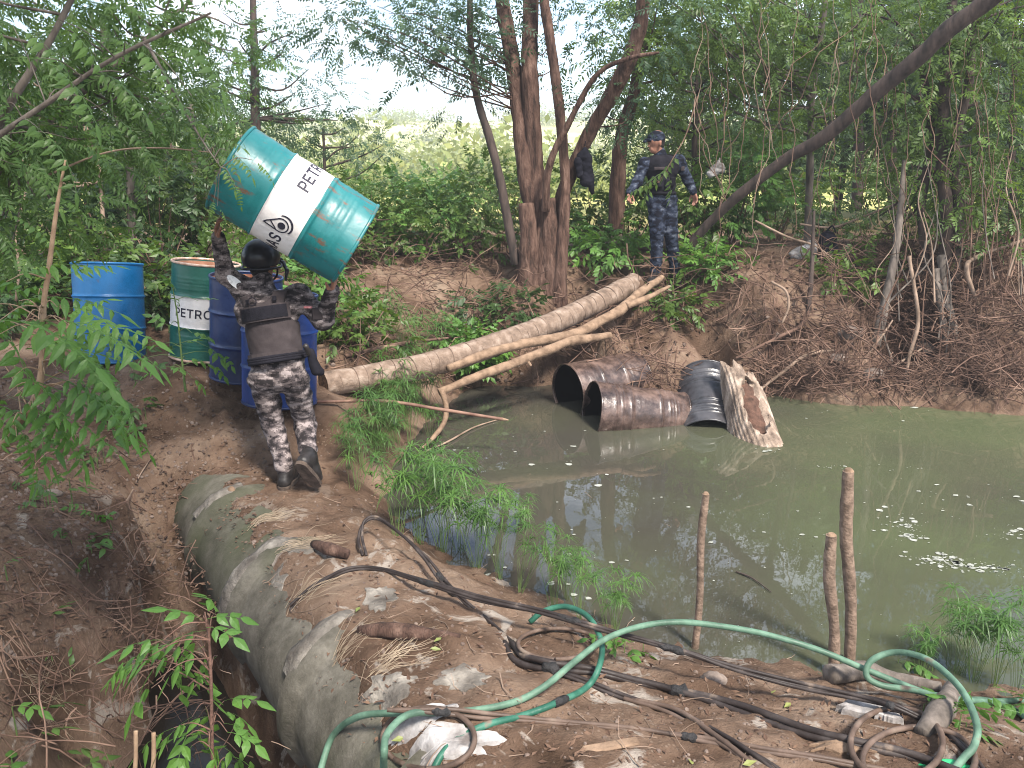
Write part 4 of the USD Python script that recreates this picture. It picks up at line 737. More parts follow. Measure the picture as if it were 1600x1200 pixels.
FR_WEED = [frond(.22, 4, .085, .048, .2, _fr, stalk=False, angle=.8) for _ in range(5)]
def crown_pts(ells, rng, sprays=14, spread=.30, keep=None):
    pos, dr, hubs = [], [], []
    for c, r, n in ells:
        c = np.asarray(c); r = np.asarray(r, float) if np.ndim(r) else np.array([r, r, r * .75], float)
        for _ in range(n):
            v = rng.normal(size=3); v /= np.linalg.norm(v); h = c + v * r * rng.uniform(.25, 1) ** .5; hubs.append(h)
            k = rng.integers(int(sprays * .5), int(sprays * 1.5) + 1); o = rng.normal(0, 1, (k, 3)) * [spread, spread, spread * .55]; pos.append(h + o * .8)
            q = o + v * r * .12 + rng.normal(0, .12, (k, 3)); q[:, 2] = q[:, 2] * .8 - .06; dr.append(q)
    return np.vstack(pos), np.vstack(dr), hubs
def tree(name, label, cat, trunks, ells, leafmat, barkmat, frs, rng, sprays=14, spread=.3, scale=(.8, 1.3), group=None, limbs=True, bump=.18, sides=10, limb_r=.02):
    """trunks: lists of (points, radii). Limbs run from the trunk ends into the clumps of the crown."""
    base = np.asarray(trunks[0][0][0], float) if trunks else np.asarray(ells[0][0], float); t = thing(name, label, cat, base, group)
    tips = []
    for k, (pts, rr) in enumerate(trunks):
        pth = smooth_path(pts, 10); obj('trunk', tube(pth, rr, sides, bump, k + 3, freq=6), barkmat, t, smooth=True); tips += list(pth[len(pth) // 2:])
    if ells:
        pos, dr, hubs = crown_pts(ells, rng, sprays, spread)
        obj('crown', scatter(frs, pos, dr, rng.uniform(*scale, len(pos)), rng), leafmat, t)
        if limbs and tips:
            tips = np.array(tips); ms = []
            for h in hubs[:: 2]:
                hd_ = np.linalg.norm((tips - h)[:, :2], axis=1); d = np.linalg.norm(tips - h, axis=1) + 1.5 * np.abs(tips[:, 2] - (h[2] - .4 * hd_)); a = tips[np.argmin(d)]; mid = (a + h) / 2 - [0, 0, .08 * np.linalg.norm(h - a)] + rng.normal(0, .08, 3) * np.linalg.norm(h - a)
                ms.append(tube(smooth_path([a, mid, h], 4), [limb_r, limb_r * .7, limb_r * .3], 5, cap=False))
            obj('limbs', cat_(ms), barkmat, t, smooth=True, kind='stuff')
    return t
R0 = np.random.default_rng

# --- the big central tree of many stems
def T_(px, py, Y, foot=False):
    p = P(px, py, Y + .45)
    if foot: p[2] = H(p[0], p[1]) - .25
    return p
tree('multi_stem_tree', 'big reddish tree with several thick stems rising together on the far bank', 'tree',
     [([T_(843, 425, 9.95, True), T_(843, 425, 9.95), T_(836, 340, 9.95), T_(822, 270, 10), T_(806, 130, 10.1), T_(785, 0, 10.3), T_(770, -120, 10.5)], [.26, .17, .125, .11, .10, .09, .08]),
      ([T_(852, 425, 9.85, True), T_(852, 425, 9.85), T_(848, 340, 9.9), T_(838, 270, 10), T_(828, 130, 10), T_(830, 0, 10.2), T_(835, -120, 10.4)], [.24, .16, .115, .105, .105, .09, .08]),
      ([T_(863, 425, 9.8, True), T_(862, 425, 9.8), T_(860, 370, 9.8), T_(856, 310, 9.85)], [.18, .14, .11, .09]),
      ([T_(825, 425, 9.8, True), T_(826, 425, 9.8), T_(826, 370, 9.8), T_(823, 318, 9.85)], [.17, .13, .11, .10]),
      ([T_(874, 425, 9.7, True), T_(876, 420, 9.7), T_(882, 330, 9.75), T_(882, 255, 9.8), T_(868, 120, 9.8), T_(850, 0, 9.9), T_(840, -100, 10)], [.11, .085, .065, .06, .06, .055, .05]),
      ([T_(868, 425, 10.0, True), T_(868, 420, 10.0), T_(874, 330, 10), T_(890, 275, 10.0), T_(925, 200, 9.9), T_(968, 125, 9.7), T_(998, 50, 9.6), T_(1010, -40, 9.5)], [.13, .10, .085, .085, .08, .095, .085, .07]),
      ([T_(852, 330, 9.7), T_(858, 260, 9.6), T_(885, 200, 9.5), T_(930, 120, 9.3), T_(980, 92, 9.1), T_(1030, 82, 9.0)], [.05, .045, .035, .03, .025, .015])],
     [(T_(590, 35, 9.6), (.7, .7, .22), 9), (T_(690, 60, 9.8), (.65, .7, .26), 9), (T_(640, 5, 9.8), (.9, .7, .15), 8), (T_(540, 40, 10.4), (.3, .4, .2), 3), (T_(760, 20, 10.3), (.6, .7, .7), 14), (T_(640, 110, 9.8), (.3, .4, .15), 2), (T_(900, 60, 10.6), (.45, .6, .5), 5), (T_(960, 150, 10.4), (.45, .5, .4), 5), (T_(1010, 30, 9.8), (.7, .8, .5), 9), (T_(930, -50, 10.0), (.8, .9, .3), 7), (T_(745, 130, 10.6), (.3, .4, .3), 3)],
     M['leaf_blue'], M['bark'], FR_FINE, R0(21), sprays=15, spread=.30, scale=(.7, 1.15), limb_r=.011, sides=16, bump=.22)
tree('slim_tree', 'slim leaning tree just left of the big central tree', 'tree', [([P(806, 413, 10.3), P(785, 300, 10.3), P(766, 220, 10.3), P(745, 150, 10.4), P(735, 60, 10.5), P(735, -60, 10.5)], [.06, .055, .05, .045, .04, .03])], [(P(735, 60, 10.5), (.4, .4, .4), 6)], M['leaf_blue'], M['bark_dark'], FR_FINE, R0(22))
tree('slim_tree', 'rough reddish trunk forking upward just left of the man in blue', 'tree', [([P(962, 363, 11), P(966, 270, 11), P(972, 210, 11), P(992, 140, 11.1), P(1003, 60, 11.2), P(1010, -60, 11.3)], [.11, .10, .09, .075, .07, .05])], [(P(1010, 80, 11.2), (.7, .7, .8), 14), (P(1030, 10, 11), (.9, .8, .6), 14)], M['leaf'], M['bark'], FR_FINE, R0(23))
tree('leaning_tree', 'long bare dark trunk leaning diagonally across the upper right', 'tree', [([P(1075, 390, 10.3), P(1097, 361, 10.2), P(1144, 314, 10.0), P(1222, 253, 9.7), P(1289, 213, 9.4), P(1364, 148, 9.1), P(1431, 94, 8.8), P(1482, 46, 8.6), P(1543, 2, 8.4), P(1620, -60, 8.1)], [.06, .055, .06, .068, .074, .08, .085, .085, .085, .085])], [], M['leaf'], M['bark_dark'], FR_MID, R0(24), sides=14)
# --- trees on the right
for k, (lbl, tr, el, lm, bm) in enumerate([
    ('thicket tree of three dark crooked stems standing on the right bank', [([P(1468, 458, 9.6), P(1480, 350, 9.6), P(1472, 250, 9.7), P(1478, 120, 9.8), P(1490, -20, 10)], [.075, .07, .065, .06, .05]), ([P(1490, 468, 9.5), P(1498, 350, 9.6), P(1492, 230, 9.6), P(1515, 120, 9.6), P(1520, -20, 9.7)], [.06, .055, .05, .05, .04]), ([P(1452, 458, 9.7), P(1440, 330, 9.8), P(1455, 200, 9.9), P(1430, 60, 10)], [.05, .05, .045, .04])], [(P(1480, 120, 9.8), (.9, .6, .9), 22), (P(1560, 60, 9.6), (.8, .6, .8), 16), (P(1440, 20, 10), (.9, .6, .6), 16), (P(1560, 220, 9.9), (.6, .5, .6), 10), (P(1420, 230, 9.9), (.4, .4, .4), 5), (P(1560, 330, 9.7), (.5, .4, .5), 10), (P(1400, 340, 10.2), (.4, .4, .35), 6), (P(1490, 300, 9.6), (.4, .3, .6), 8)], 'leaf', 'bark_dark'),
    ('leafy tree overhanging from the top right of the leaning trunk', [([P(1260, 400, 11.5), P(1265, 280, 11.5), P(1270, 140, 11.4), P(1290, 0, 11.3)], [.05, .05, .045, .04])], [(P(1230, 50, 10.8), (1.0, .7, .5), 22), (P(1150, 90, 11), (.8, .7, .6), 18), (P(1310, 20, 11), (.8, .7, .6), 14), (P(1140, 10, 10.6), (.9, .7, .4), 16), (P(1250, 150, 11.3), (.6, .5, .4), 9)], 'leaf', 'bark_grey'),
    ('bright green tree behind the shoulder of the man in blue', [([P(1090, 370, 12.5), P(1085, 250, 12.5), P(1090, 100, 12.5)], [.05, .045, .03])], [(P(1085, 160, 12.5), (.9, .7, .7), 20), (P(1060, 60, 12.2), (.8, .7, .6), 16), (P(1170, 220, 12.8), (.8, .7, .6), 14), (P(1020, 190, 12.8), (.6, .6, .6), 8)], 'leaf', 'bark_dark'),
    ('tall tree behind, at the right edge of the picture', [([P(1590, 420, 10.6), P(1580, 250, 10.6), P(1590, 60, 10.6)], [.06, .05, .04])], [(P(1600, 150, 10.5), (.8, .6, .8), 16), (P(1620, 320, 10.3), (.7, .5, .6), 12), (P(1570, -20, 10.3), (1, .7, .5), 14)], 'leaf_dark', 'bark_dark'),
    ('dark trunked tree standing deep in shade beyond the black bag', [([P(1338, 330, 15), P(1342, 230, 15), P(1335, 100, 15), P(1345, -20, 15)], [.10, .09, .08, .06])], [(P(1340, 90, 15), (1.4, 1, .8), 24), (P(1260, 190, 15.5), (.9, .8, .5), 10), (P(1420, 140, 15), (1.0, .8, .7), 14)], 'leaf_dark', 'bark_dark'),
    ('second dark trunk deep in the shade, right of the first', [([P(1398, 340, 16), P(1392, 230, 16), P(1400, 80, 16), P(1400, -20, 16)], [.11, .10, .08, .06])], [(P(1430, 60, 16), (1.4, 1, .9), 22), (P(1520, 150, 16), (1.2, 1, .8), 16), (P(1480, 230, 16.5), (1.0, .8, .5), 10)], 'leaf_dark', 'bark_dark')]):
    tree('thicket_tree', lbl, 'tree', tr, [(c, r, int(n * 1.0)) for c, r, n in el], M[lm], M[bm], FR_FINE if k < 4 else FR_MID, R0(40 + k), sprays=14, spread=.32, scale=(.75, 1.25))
# --- trees on the left
for k, (lbl, tr, el, lm, bm, fr_) in enumerate([
    ('slim grey trunked tree behind the blue drum', [([P(206, 420, 9.6), P(204, 300, 9.6), P(196, 220, 9.7), P(168, 140, 9.8), P(160, 20, 9.9)], [.05, .045, .04, .035, .03])], [(P(190, 130, 9.6), (.9, .7, .7), 12), (P(110, 50, 9.4), (.9, .7, .5), 9), (P(240, 220, 9.8), (.6, .5, .4), 8)], 'leaf_dark', 'bark_grey', FR_FINE),
    ('pale thin tree with fine twigs left of the carried drum', [([P(168, 440, 9.0), P(160, 330, 9.0), P(150, 240, 9.1), P(110, 150, 9.2)], [.025, .022, .02, .016])], [(P(100, 170, 9.0), (.8, .6, .6), 12), (P(40, 230, 8.8), (.6, .6, .6), 8)], 'leaf', 'twig_pale', FR_FINE),
    ('dark feathery tree rising behind the carried drum', [([P(402, 380, 12.5), P(400, 250, 12.5), P(398, 120, 12.6), P(395, -20, 12.7)], [.09, .08, .06, .04])], [(P(420, 120, 12.5), (.65, .6, .9), 18), (P(370, 40, 12.5), (.7, .6, .35), 7), (P(505, 180, 12.8), (.40, .5, .55), 8), (P(340, 165, 12.5), (.7, .6, .55), 11)], 'leaf_blue', 'bark_dark', FR_FINE),
    ('olive leafed tree standing between the drums and the far field', [([P(300, 400, 11.5), P(305, 280, 11.5), P(300, 160, 11.6)], [.05, .045, .03])], [(P(290, 210, 11.4), (.9, .7, .6), 18), (P(340, 260, 11.2), (.7, .6, .5), 12), (P(230, 270, 11.2), (.8, .6, .5), 12)], 'leaf', 'bark_grey', FR_FINE),
    ('feathery fine leafed tree right of the carried drum top', [([P(505, 380, 14), P(508, 300, 14), P(505, 200, 14)], [.03, .03, .02])], [(P(520, 215, 14), (.55, .6, .35), 8), (P(570, 225, 14.5), (.55, .6, .3), 7)], 'leaf_blue', 'bark_dark', FR_FINE)]):
    tree('roadside_tree', lbl, 'tree', tr, el, M[lm], M[bm], fr_, R0(60 + k), sprays=11, spread=.28, scale=(.75, 1.2))
# near neem branches reaching in from the left
tree('overhanging_tree', 'near leafy tree whose drooping sprays hang in from the upper left corner', 'tree', [([P(-260, 760, 4.8), P(-160, 480, 4.9), P(-60, 330, 5.0), P(20, 240, 5.2), P(110, 160, 5.5), P(230, 60, 5.8), P(300, 0, 6.0)], [.10, .085, .05, .03, .022, .016, .012]), ([P(-60, 330, 5.0), P(0, 190, 4.8), P(80, 60, 4.8), P(140, -60, 4.9)], [.04, .025, .018, .014])],
     [(P(10, 110, 5.2), (.5, .5, .40), 20), (P(110, 50, 5.4), (.5, .5, .30), 14), (P(20, 235, 5.0), (.34, .4, .26), 12), (P(190, 130, 5.8), (.45, .5, .30), 10), (P(110, 215, 5.4), (.35, .4, .2), 8), (P(250, 30, 6.0), (.4, .5, .22), 7), (P(-40, 330, 4.8), (.35, .4, .32), 10), (P(60, 330, 5.2), (.3, .3, .18), 6), (P(345, 60, 6.2), (.35, .4, .2), 4), (P(300, 190, 6.0), (.3, .4, .16), 4), (P(100, -60, 5.2), (.9, .6, .25), 10)], M['leaf_near'], M['bark_grey'], FR_NEAR, R0(70), sprays=13, spread=.20, scale=(.45, .8), limb_r=.010)
tree('shade_tree', 'broad tree standing beside the ditch, its crown spreading over the viewer', 'tree', [([np.array([-5.6, .6, .8]), np.array([-5.4, .8, 2.6]), np.array([-4.6, 1.2, 4.3]), np.array([-3.2, 1.8, 5.0])], [.22, .18, .13, .07])], [(np.array(c_), (1.2, 1.1, .45), 24) for c_ in ((-3.6, 3.4, 5.0), (-2.0, 3.3, 5.2), (-3.2, 1.8, 4.7), (-1.4, 1.7, 5.0), (-2.6, .2, 4.7), (-.6, .4, 5.1), (-4.4, .8, 4.6))], M['leaf_near'], M['bark_grey'], FR_NEAR, R0(77), sprays=9, spread=.28, scale=(.9, 1.5))
# --- bushes and undergrowth
def bush(label, px, py, Y, w, h, n, mat, frs=FR_WEED, seed=0, group=None, stems=7, name='bush', sprays=12, scale=(.8, 1.4), depth=None):
    c = P(px, py, Y); g = H(c[0], c[1]); c = np.array([c[0], c[1], g]); rng = R0(seed); tr = []
    t = thing(name, label, 'bush', c, group)
    pos, dr, hubs = crown_pts([(c + [0, 0, h * .5], (w * .5, (depth or w) * .4, h * .5), n)], rng, sprays, min(.2, w * .22)); pos[:, 2] = np.maximum(pos[:, 2], g + .02); dr[:, 2] += .12
    obj('foliage', scatter(frs, pos, dr, rng.uniform(*scale, len(pos)), rng), mat, t)
    obj('stems', cat_([tube(smooth_path([c + np.array([rng.normal(0, .05 * w), rng.normal(0, .05), -.03]), (c + hb_) / 2 + rng.normal(0, .05, 3), hb_], 4), [.010, .007, .003], 4, cap=False) for hb_ in hubs[:stems * 2]]), M['twig'], t, kind='stuff')
    return t
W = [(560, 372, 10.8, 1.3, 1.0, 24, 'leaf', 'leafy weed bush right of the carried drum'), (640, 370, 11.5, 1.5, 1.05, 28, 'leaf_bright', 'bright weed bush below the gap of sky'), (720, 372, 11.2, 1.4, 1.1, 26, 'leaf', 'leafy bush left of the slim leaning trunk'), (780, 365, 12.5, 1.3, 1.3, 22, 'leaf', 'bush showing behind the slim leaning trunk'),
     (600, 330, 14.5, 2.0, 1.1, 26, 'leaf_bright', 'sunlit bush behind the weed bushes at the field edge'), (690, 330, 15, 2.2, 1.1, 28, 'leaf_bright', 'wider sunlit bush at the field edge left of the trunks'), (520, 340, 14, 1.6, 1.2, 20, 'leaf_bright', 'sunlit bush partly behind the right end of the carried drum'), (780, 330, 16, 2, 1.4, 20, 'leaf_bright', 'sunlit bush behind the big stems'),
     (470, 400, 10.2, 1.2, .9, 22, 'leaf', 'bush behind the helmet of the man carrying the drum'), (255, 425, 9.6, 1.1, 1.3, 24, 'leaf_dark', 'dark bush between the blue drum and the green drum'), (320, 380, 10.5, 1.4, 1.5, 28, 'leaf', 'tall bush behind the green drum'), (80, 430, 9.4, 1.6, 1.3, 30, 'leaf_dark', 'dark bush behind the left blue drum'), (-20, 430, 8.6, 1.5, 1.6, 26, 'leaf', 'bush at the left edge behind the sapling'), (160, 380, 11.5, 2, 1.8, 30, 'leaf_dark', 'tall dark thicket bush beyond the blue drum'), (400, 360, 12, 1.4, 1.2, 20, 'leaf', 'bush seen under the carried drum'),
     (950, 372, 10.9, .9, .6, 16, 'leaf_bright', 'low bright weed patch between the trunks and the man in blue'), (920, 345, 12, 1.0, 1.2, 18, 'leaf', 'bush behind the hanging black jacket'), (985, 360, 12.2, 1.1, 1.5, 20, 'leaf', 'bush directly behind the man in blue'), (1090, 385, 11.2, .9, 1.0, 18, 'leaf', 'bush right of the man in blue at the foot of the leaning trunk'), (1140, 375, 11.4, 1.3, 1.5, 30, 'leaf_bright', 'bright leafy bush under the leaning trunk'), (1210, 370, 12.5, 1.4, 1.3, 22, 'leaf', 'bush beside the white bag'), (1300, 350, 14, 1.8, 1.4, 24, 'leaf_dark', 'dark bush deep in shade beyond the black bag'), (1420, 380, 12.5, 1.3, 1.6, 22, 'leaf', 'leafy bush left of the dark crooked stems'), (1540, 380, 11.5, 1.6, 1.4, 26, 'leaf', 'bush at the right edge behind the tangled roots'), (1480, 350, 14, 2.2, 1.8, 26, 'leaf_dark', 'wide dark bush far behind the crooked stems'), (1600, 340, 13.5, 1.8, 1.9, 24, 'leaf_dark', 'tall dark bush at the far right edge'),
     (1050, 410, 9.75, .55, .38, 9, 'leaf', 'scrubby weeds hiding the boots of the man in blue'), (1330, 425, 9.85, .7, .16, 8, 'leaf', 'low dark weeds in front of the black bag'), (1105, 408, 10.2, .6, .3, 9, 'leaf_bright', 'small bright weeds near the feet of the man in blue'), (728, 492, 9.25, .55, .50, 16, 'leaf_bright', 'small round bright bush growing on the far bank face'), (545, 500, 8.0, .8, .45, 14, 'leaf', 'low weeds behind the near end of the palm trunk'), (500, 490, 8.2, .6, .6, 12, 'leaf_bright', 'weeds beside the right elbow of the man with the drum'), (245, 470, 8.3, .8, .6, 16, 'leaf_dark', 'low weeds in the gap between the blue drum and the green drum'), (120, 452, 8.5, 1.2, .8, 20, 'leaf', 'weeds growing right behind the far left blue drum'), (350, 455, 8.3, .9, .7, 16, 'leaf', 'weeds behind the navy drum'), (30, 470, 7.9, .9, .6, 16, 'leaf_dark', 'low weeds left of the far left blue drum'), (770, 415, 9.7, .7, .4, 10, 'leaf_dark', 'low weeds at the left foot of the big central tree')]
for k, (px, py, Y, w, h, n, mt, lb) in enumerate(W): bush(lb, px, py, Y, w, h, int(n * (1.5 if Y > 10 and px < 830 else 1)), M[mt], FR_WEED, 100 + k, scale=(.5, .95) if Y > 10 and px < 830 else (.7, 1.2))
# --- far off: hill and field edge, sunlit wood on it
hx = np.linspace(-220, 240, 120); hy = np.linspace(0, 1, 12); HX, HY = np.meshgrid(hx, hy, indexing='ij')
hz = 1.2 + 13 * np.sin(np.clip(HY * 1.15, 0, 1) * np.pi / 2) * (0.75 + .5 * meshkit.fbm(np.stack([HX * .012, HY * 2, HX * 0], -1), 3, 2)); hpy = 150 + 90 * HY
ih, jh = np.meshgrid(np.arange(119), np.arange(11), indexing='ij'); hq = np.stack([ih * 12 + jh, (ih + 1) * 12 + jh, (ih + 1) * 12 + jh + 1, ih * 12 + jh + 1], -1).reshape(-1, 4)
M['hill'] = pm('hill_growth', [(.35, (.22, .24, .10)), (.55, (.40, .38, .18)), (.7, (.52, .46, .25))], .12, detail=8, rough=.95)
obj('hill', (np.column_stack([HX.ravel(), hpy.ravel(), hz.ravel()]), hq), M['hill'], smooth=True, kind='structure')
rng = R0(5); n = 420; tx = rng.uniform(-1, 1, n); ty = rng.uniform(34, 235, n); pos = np.column_stack([tx * ty * .8, ty, np.full(n, 1.3)]); inh = ty > 150; pos[inh, 2] = 1.2 + 12 * np.sin(np.clip((ty[inh] - 150) / 90 * 1.15, 0, 1) * np.pi / 2)
blob = trimesh.creation.icosphere(subdivisions=2).vertices
lv = []
for _ in range(3):
    k = 620; d = rng.normal(size=(k, 3)); d /= np.linalg.norm(d, axis=1, keepdims=True); d[:, 2] = np.abs(d[:, 2]); c = d * (rng.uniform(.3, 1.3, (k, 1))) * [1, 1, .9]; a = rng.normal(size=(k, 3)); b = rng.normal(size=(k, 3)); s_l = .075
    a /= np.linalg.norm(a, axis=1, keepdims=True); b = np.cross(a, b); b /= np.linalg.norm(b, axis=1, keepdims=True)
    V = np.stack([c + a * s_l, c + b * s_l * .6, c - a * s_l, c - b * s_l * .6], 1).reshape(-1, 3); f = (np.array([[0, 1, 2], [0, 2, 3]])[None] + np.arange(k)[:, None, None] * 4).reshape(-1, 3); lv.append((V, f))
sc = rng.uniform(.8, 2.2, n) * np.where(ty > 55, 2.3, .75); obj('far_scrub', scatter(lv, pos, np.column_stack([rng.normal(size=n), rng.normal(size=n), np.zeros(n)]), sc, rng, roll=.02), M['leaf_yellow'], label='pale sunlit scrub scattered over the distant field and hill', cat='scrub', kind='stuff')
# a belt of trees closing the view behind the thicket: right and left
def belt(label, spots, mat, seed):
    for k, (px, Y, w, h) in enumerate(spots):
        c = P(px, 300, Y); c[2] = 1.25; rng = R0(seed + k)
        tree('wood_tree', label[k], 'tree', [([c, c + [.1, 0, h * .4], c + [0, 0, h * .8]], [.11, .09, .05])], [(c + [0, 0, h * .62], (w * .5, w * .35, h * .36), int(16 * w * h / 6)), (c + [w * .2, 0, h * .3], (w * .35, w * .3, h * .16), int(3 * w))], mat, M['bark_dark'], FR_MID, rng, sprays=9, spread=.5, scale=(1.2, 2.0), limb_r=.03)
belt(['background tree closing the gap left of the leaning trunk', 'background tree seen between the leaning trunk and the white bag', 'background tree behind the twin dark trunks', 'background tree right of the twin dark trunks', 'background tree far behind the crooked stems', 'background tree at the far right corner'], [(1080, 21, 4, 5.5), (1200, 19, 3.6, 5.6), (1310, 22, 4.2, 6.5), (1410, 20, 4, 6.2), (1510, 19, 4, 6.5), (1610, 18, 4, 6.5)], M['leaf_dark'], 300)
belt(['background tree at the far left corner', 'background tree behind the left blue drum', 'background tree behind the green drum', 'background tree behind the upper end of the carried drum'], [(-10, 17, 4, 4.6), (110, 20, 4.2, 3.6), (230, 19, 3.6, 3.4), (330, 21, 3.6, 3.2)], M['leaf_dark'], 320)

# ------------------------------------------------------------------ cyperus at the water edge
def sedge_proto(rng, nst, hgt, nl):
    st, lf = [], []
    for _ in range(nst):
        a = rng.uniform(0, 2 * np.pi); r0 = abs(rng.normal(0, .05)); le = rng.uniform(.05, .35); h = hgt * rng.uniform(.55, 1.1)
        b = np.array([r0 * math.cos(a), r0 * math.sin(a), -.12]); tp = np.array([(r0 + le * h) * math.cos(a), (r0 + le * h) * math.sin(a), h])
        st.append(tube(smooth_path([b, (b + tp) / 2 + [0, 0, .06 * h], tp], 3), [.0035, .0025, .002], 4, cap=False))
        up = np.array([math.cos(a) * le * .7, math.sin(a) * le * .7, 1.0]); up /= np.linalg.norm(up); s1 = np.cross(up, [1, .3, 0]); s1 /= np.linalg.norm(s1); s2 = np.cross(up, s1)
        for k in range(nl):
            th = k * 2 * np.pi / nl + rng.uniform(-.25, .25); d = s1 * math.cos(th) + s2 * math.sin(th); L = hgt * rng.uniform(.22, .42) * .8 + .02; el = rng.uniform(.1, .9); w = rng.uniform(.0055, .0095); sd2 = np.cross(d, up)
            ps = [tp + d * L * t * math.cos(el) + up * (L * t * math.sin(el)) - np.array([0, 0, 1.0]) * L * .75 * t * t for t in (0, .35, .7, 1.0)]
            V = [ps[0] + sd2 * w * .6, ps[0] - sd2 * w * .6, ps[1] + sd2 * w, ps[1] - sd2 * w, ps[2] + sd2 * w * .8, ps[2] - sd2 * w * .8, ps[3]]
            lf.append((np.array(V), np.array([(0, 1, 3), (0, 3, 2), (2, 3, 5), (2, 5, 4), (4, 5, 6)])))
    return cat_(st), cat_(lf)
GS1, LS1 = 'cyperus on the bank by the log', 'bright green cyperus tuft among those crowding the bank below the palm trunk'
GS2, LS2 = 'cyperus standing in the shallow water', 'thin stemmed cyperus standing in the shallow water beside the dirt crossing'
protos = []
spots1 = [(558, 768, .30), (572, 742, .36), (600, 712, .38), (618, 690, .40), (640, 668, .42), (655, 640, .46), (590, 722, .36), (632, 648, .50), (652, 606, .5), (668, 590, .5), (580, 700, .40), (610, 665, .45), (545, 735, .3), (690, 600, .34), (622, 720, .34), (600, 750, .30), (640, 700, .36), (665, 655, .4), (720, 612, .22), (630, 545, .4), (690, 560, .4), (675, 690, .26)]
spots2 = [(620, 838, .5), (655, 850, .55), (690, 862, .58), (720, 872, .5), (700, 838, .55), (745, 888, .45), (660, 820, .5), (780, 905, .42), (815, 926, .36), (865, 952, .34), (905, 970, .30), (955, 1010, .3), (690, 775, .26), (730, 752, .24), (815, 835, .30), (885, 940, .3), (960, 990, .24), (770, 870, .4)]
spots3 = [(1490, 1062, .36), (1520, 1070, .40), (1555, 1072, .38), (1590, 1080, .34), (1440, 1066, .24), (1535, 1050, .30)]
def bind_proto(h, seed, label, group, loc):
    rng = R0(seed); t = thing('cyperus_plant', label, 'plant', matrix=mat4(loc, rng.uniform(0, 6)), group=group); s, l = sedge_proto(rng, 13, 1.0, 13)
    obj('stems', s, M['stem_green'], t, kind='stuff'); obj('leaves', l, M['sedge'], t, kind='stuff'); return t
rng = R0(7); fam = {}
for gi, (spots, lb, gp) in enumerate(((spots1, LS1, GS1), (spots2, LS2, GS2), (spots3, 'cyperus tuft at the lower right water edge behind the green hose loop', 'cyperus at the lower right'))):
    srcs = []
    for k, (px, py, h) in enumerate(spots):
        h = h * (1.25 if gi == 0 else 1.0); p = D(px, py, 0); p[2] = max(H(p[0], p[1]), -.12) + .05
        if k < 3:
            t = bind_proto(h, 500 + gi * 10 + k, lb, gp, p); x = UsdGeom.Xformable(stage.GetPrimAtPath(t)); x.GetOrderedXformOps()[0].Set(Gf.Matrix4d(*[float(v) for v in mat4(p, rng.uniform(0, 6), h).T.ravel()])); srcs.append(t)
        else: dup(srcs[k % 3], lb, 'plant', gp, mat4(p, rng.uniform(0, 6.28), h * rng.uniform(.9, 1.1), (rng.normal(0, .12), rng.normal(0, .12))))

# ------------------------------------------------------------------ saplings near the viewer
def sapling(label, stem_pts, radii, fronds, frs, mat, stemmat, seed, name='sapling', lift=0.0, twig=.004):
    """fronds: (pixel x, pixel y, distance, heading x, heading z, scale): each leaf starts on a twig from the stem."""
    rng = R0(seed); pth = smooth_path(stem_pts, 10); t = thing(name, label, 'plant', pth[0]); obj('stem', tube(pth, radii, 8, .15, seed, freq=14), stemmat, t, smooth=True); tw = []
    for px, py, Y, hx, hz, sc in fronds:
        b = P(px, py, Y); d = np.array([hx, rng.uniform(-.5, .3), hz]); v, f = frs[rng.integers(len(frs))]
        obj('leaf', scatter([(v, f)], [b], [d], [sc], rng, roll=.25), mat, t)
        a = pth[np.argmin(np.linalg.norm(pth - b, axis=1) + np.maximum(pth[:, 2] - b[2], 0))]
        tw.append(tube(smooth_path([a, (a + b) / 2 + [0, 0, .03], b], 4), [twig, twig * .6, twig * .4], 5, cap=False))
    if tw: obj('twigs', cat_(tw), stemmat, t, smooth=True, kind='stuff')
    return t
_f2 = np.random.default_rng(19)
FR_NEEM = [frond(.34, 7, .082, .034, .5, _f2, fine=True, ldroop=.5, angle=1.2) for _ in range(6)]
FR_LOBE = [frond(.17, 2, .105, .058, .4, _f2, fine=True, ldroop=.30, angle=.9) for _ in range(6)]
rng = R0(31); fl = []
for px, py, hx, hz, sc in ((30, 470, 1, .25, 1.0), (60, 500, 1, .15, 1.1), (90, 480, 1, .2, .9), (0, 500, 1, .1, 1.1), (40, 545, 1, .0, 1.0), (90, 540, 1, -.05, 1.0), (130, 520, .9, -.1, .85), (20, 590, 1, -.1, 1.1), (70, 585, 1, -.2, 1.0), (120, 570, .8, -.3, .8), (-20, 630, 1, .0, 1.0), (30, 620, .8, -.4, .9), (70, 610, -.6, -.3, .8), (40, 500, -.8, .1, .9), (60, 460, -.5, .4, .8), (10, 440, .7, .5, .8), (140, 600, .6, -.6, .7), (-10, 560, .7, -.2, .9), (20, 660, .5, -.5, .7), (90, 440, .6, .5, .6), (50, 640, 1, -.2, .9), (110, 610, .9, -.2, .8)):
    fl.append((px, py, rng.uniform(3.2, 3.8), hx, hz, sc * 1.1)); fl.append((px + rng.normal(0, 30), py + rng.normal(15, 30), rng.uniform(3.3, 4.1), hx * rng.uniform(-.3, 1.2), hz + rng.normal(0, .3), sc * 1.0))
sapling('neem sapling with rows of drooping pointed leaves at the left edge, before the blue drum', [P(-20, 720, 3.7), P(30, 660, 3.65), P(62, 600, 3.6), P(68, 480, 3.6), P(75, 430, 3.6), P(88, 330, 3.6), P(102, 250, 3.6)], [.020, .018, .016, .013, .012, .009, .005], fl, FR_NEEM, M['leaf_bright'], M['stem_tan'], 31)
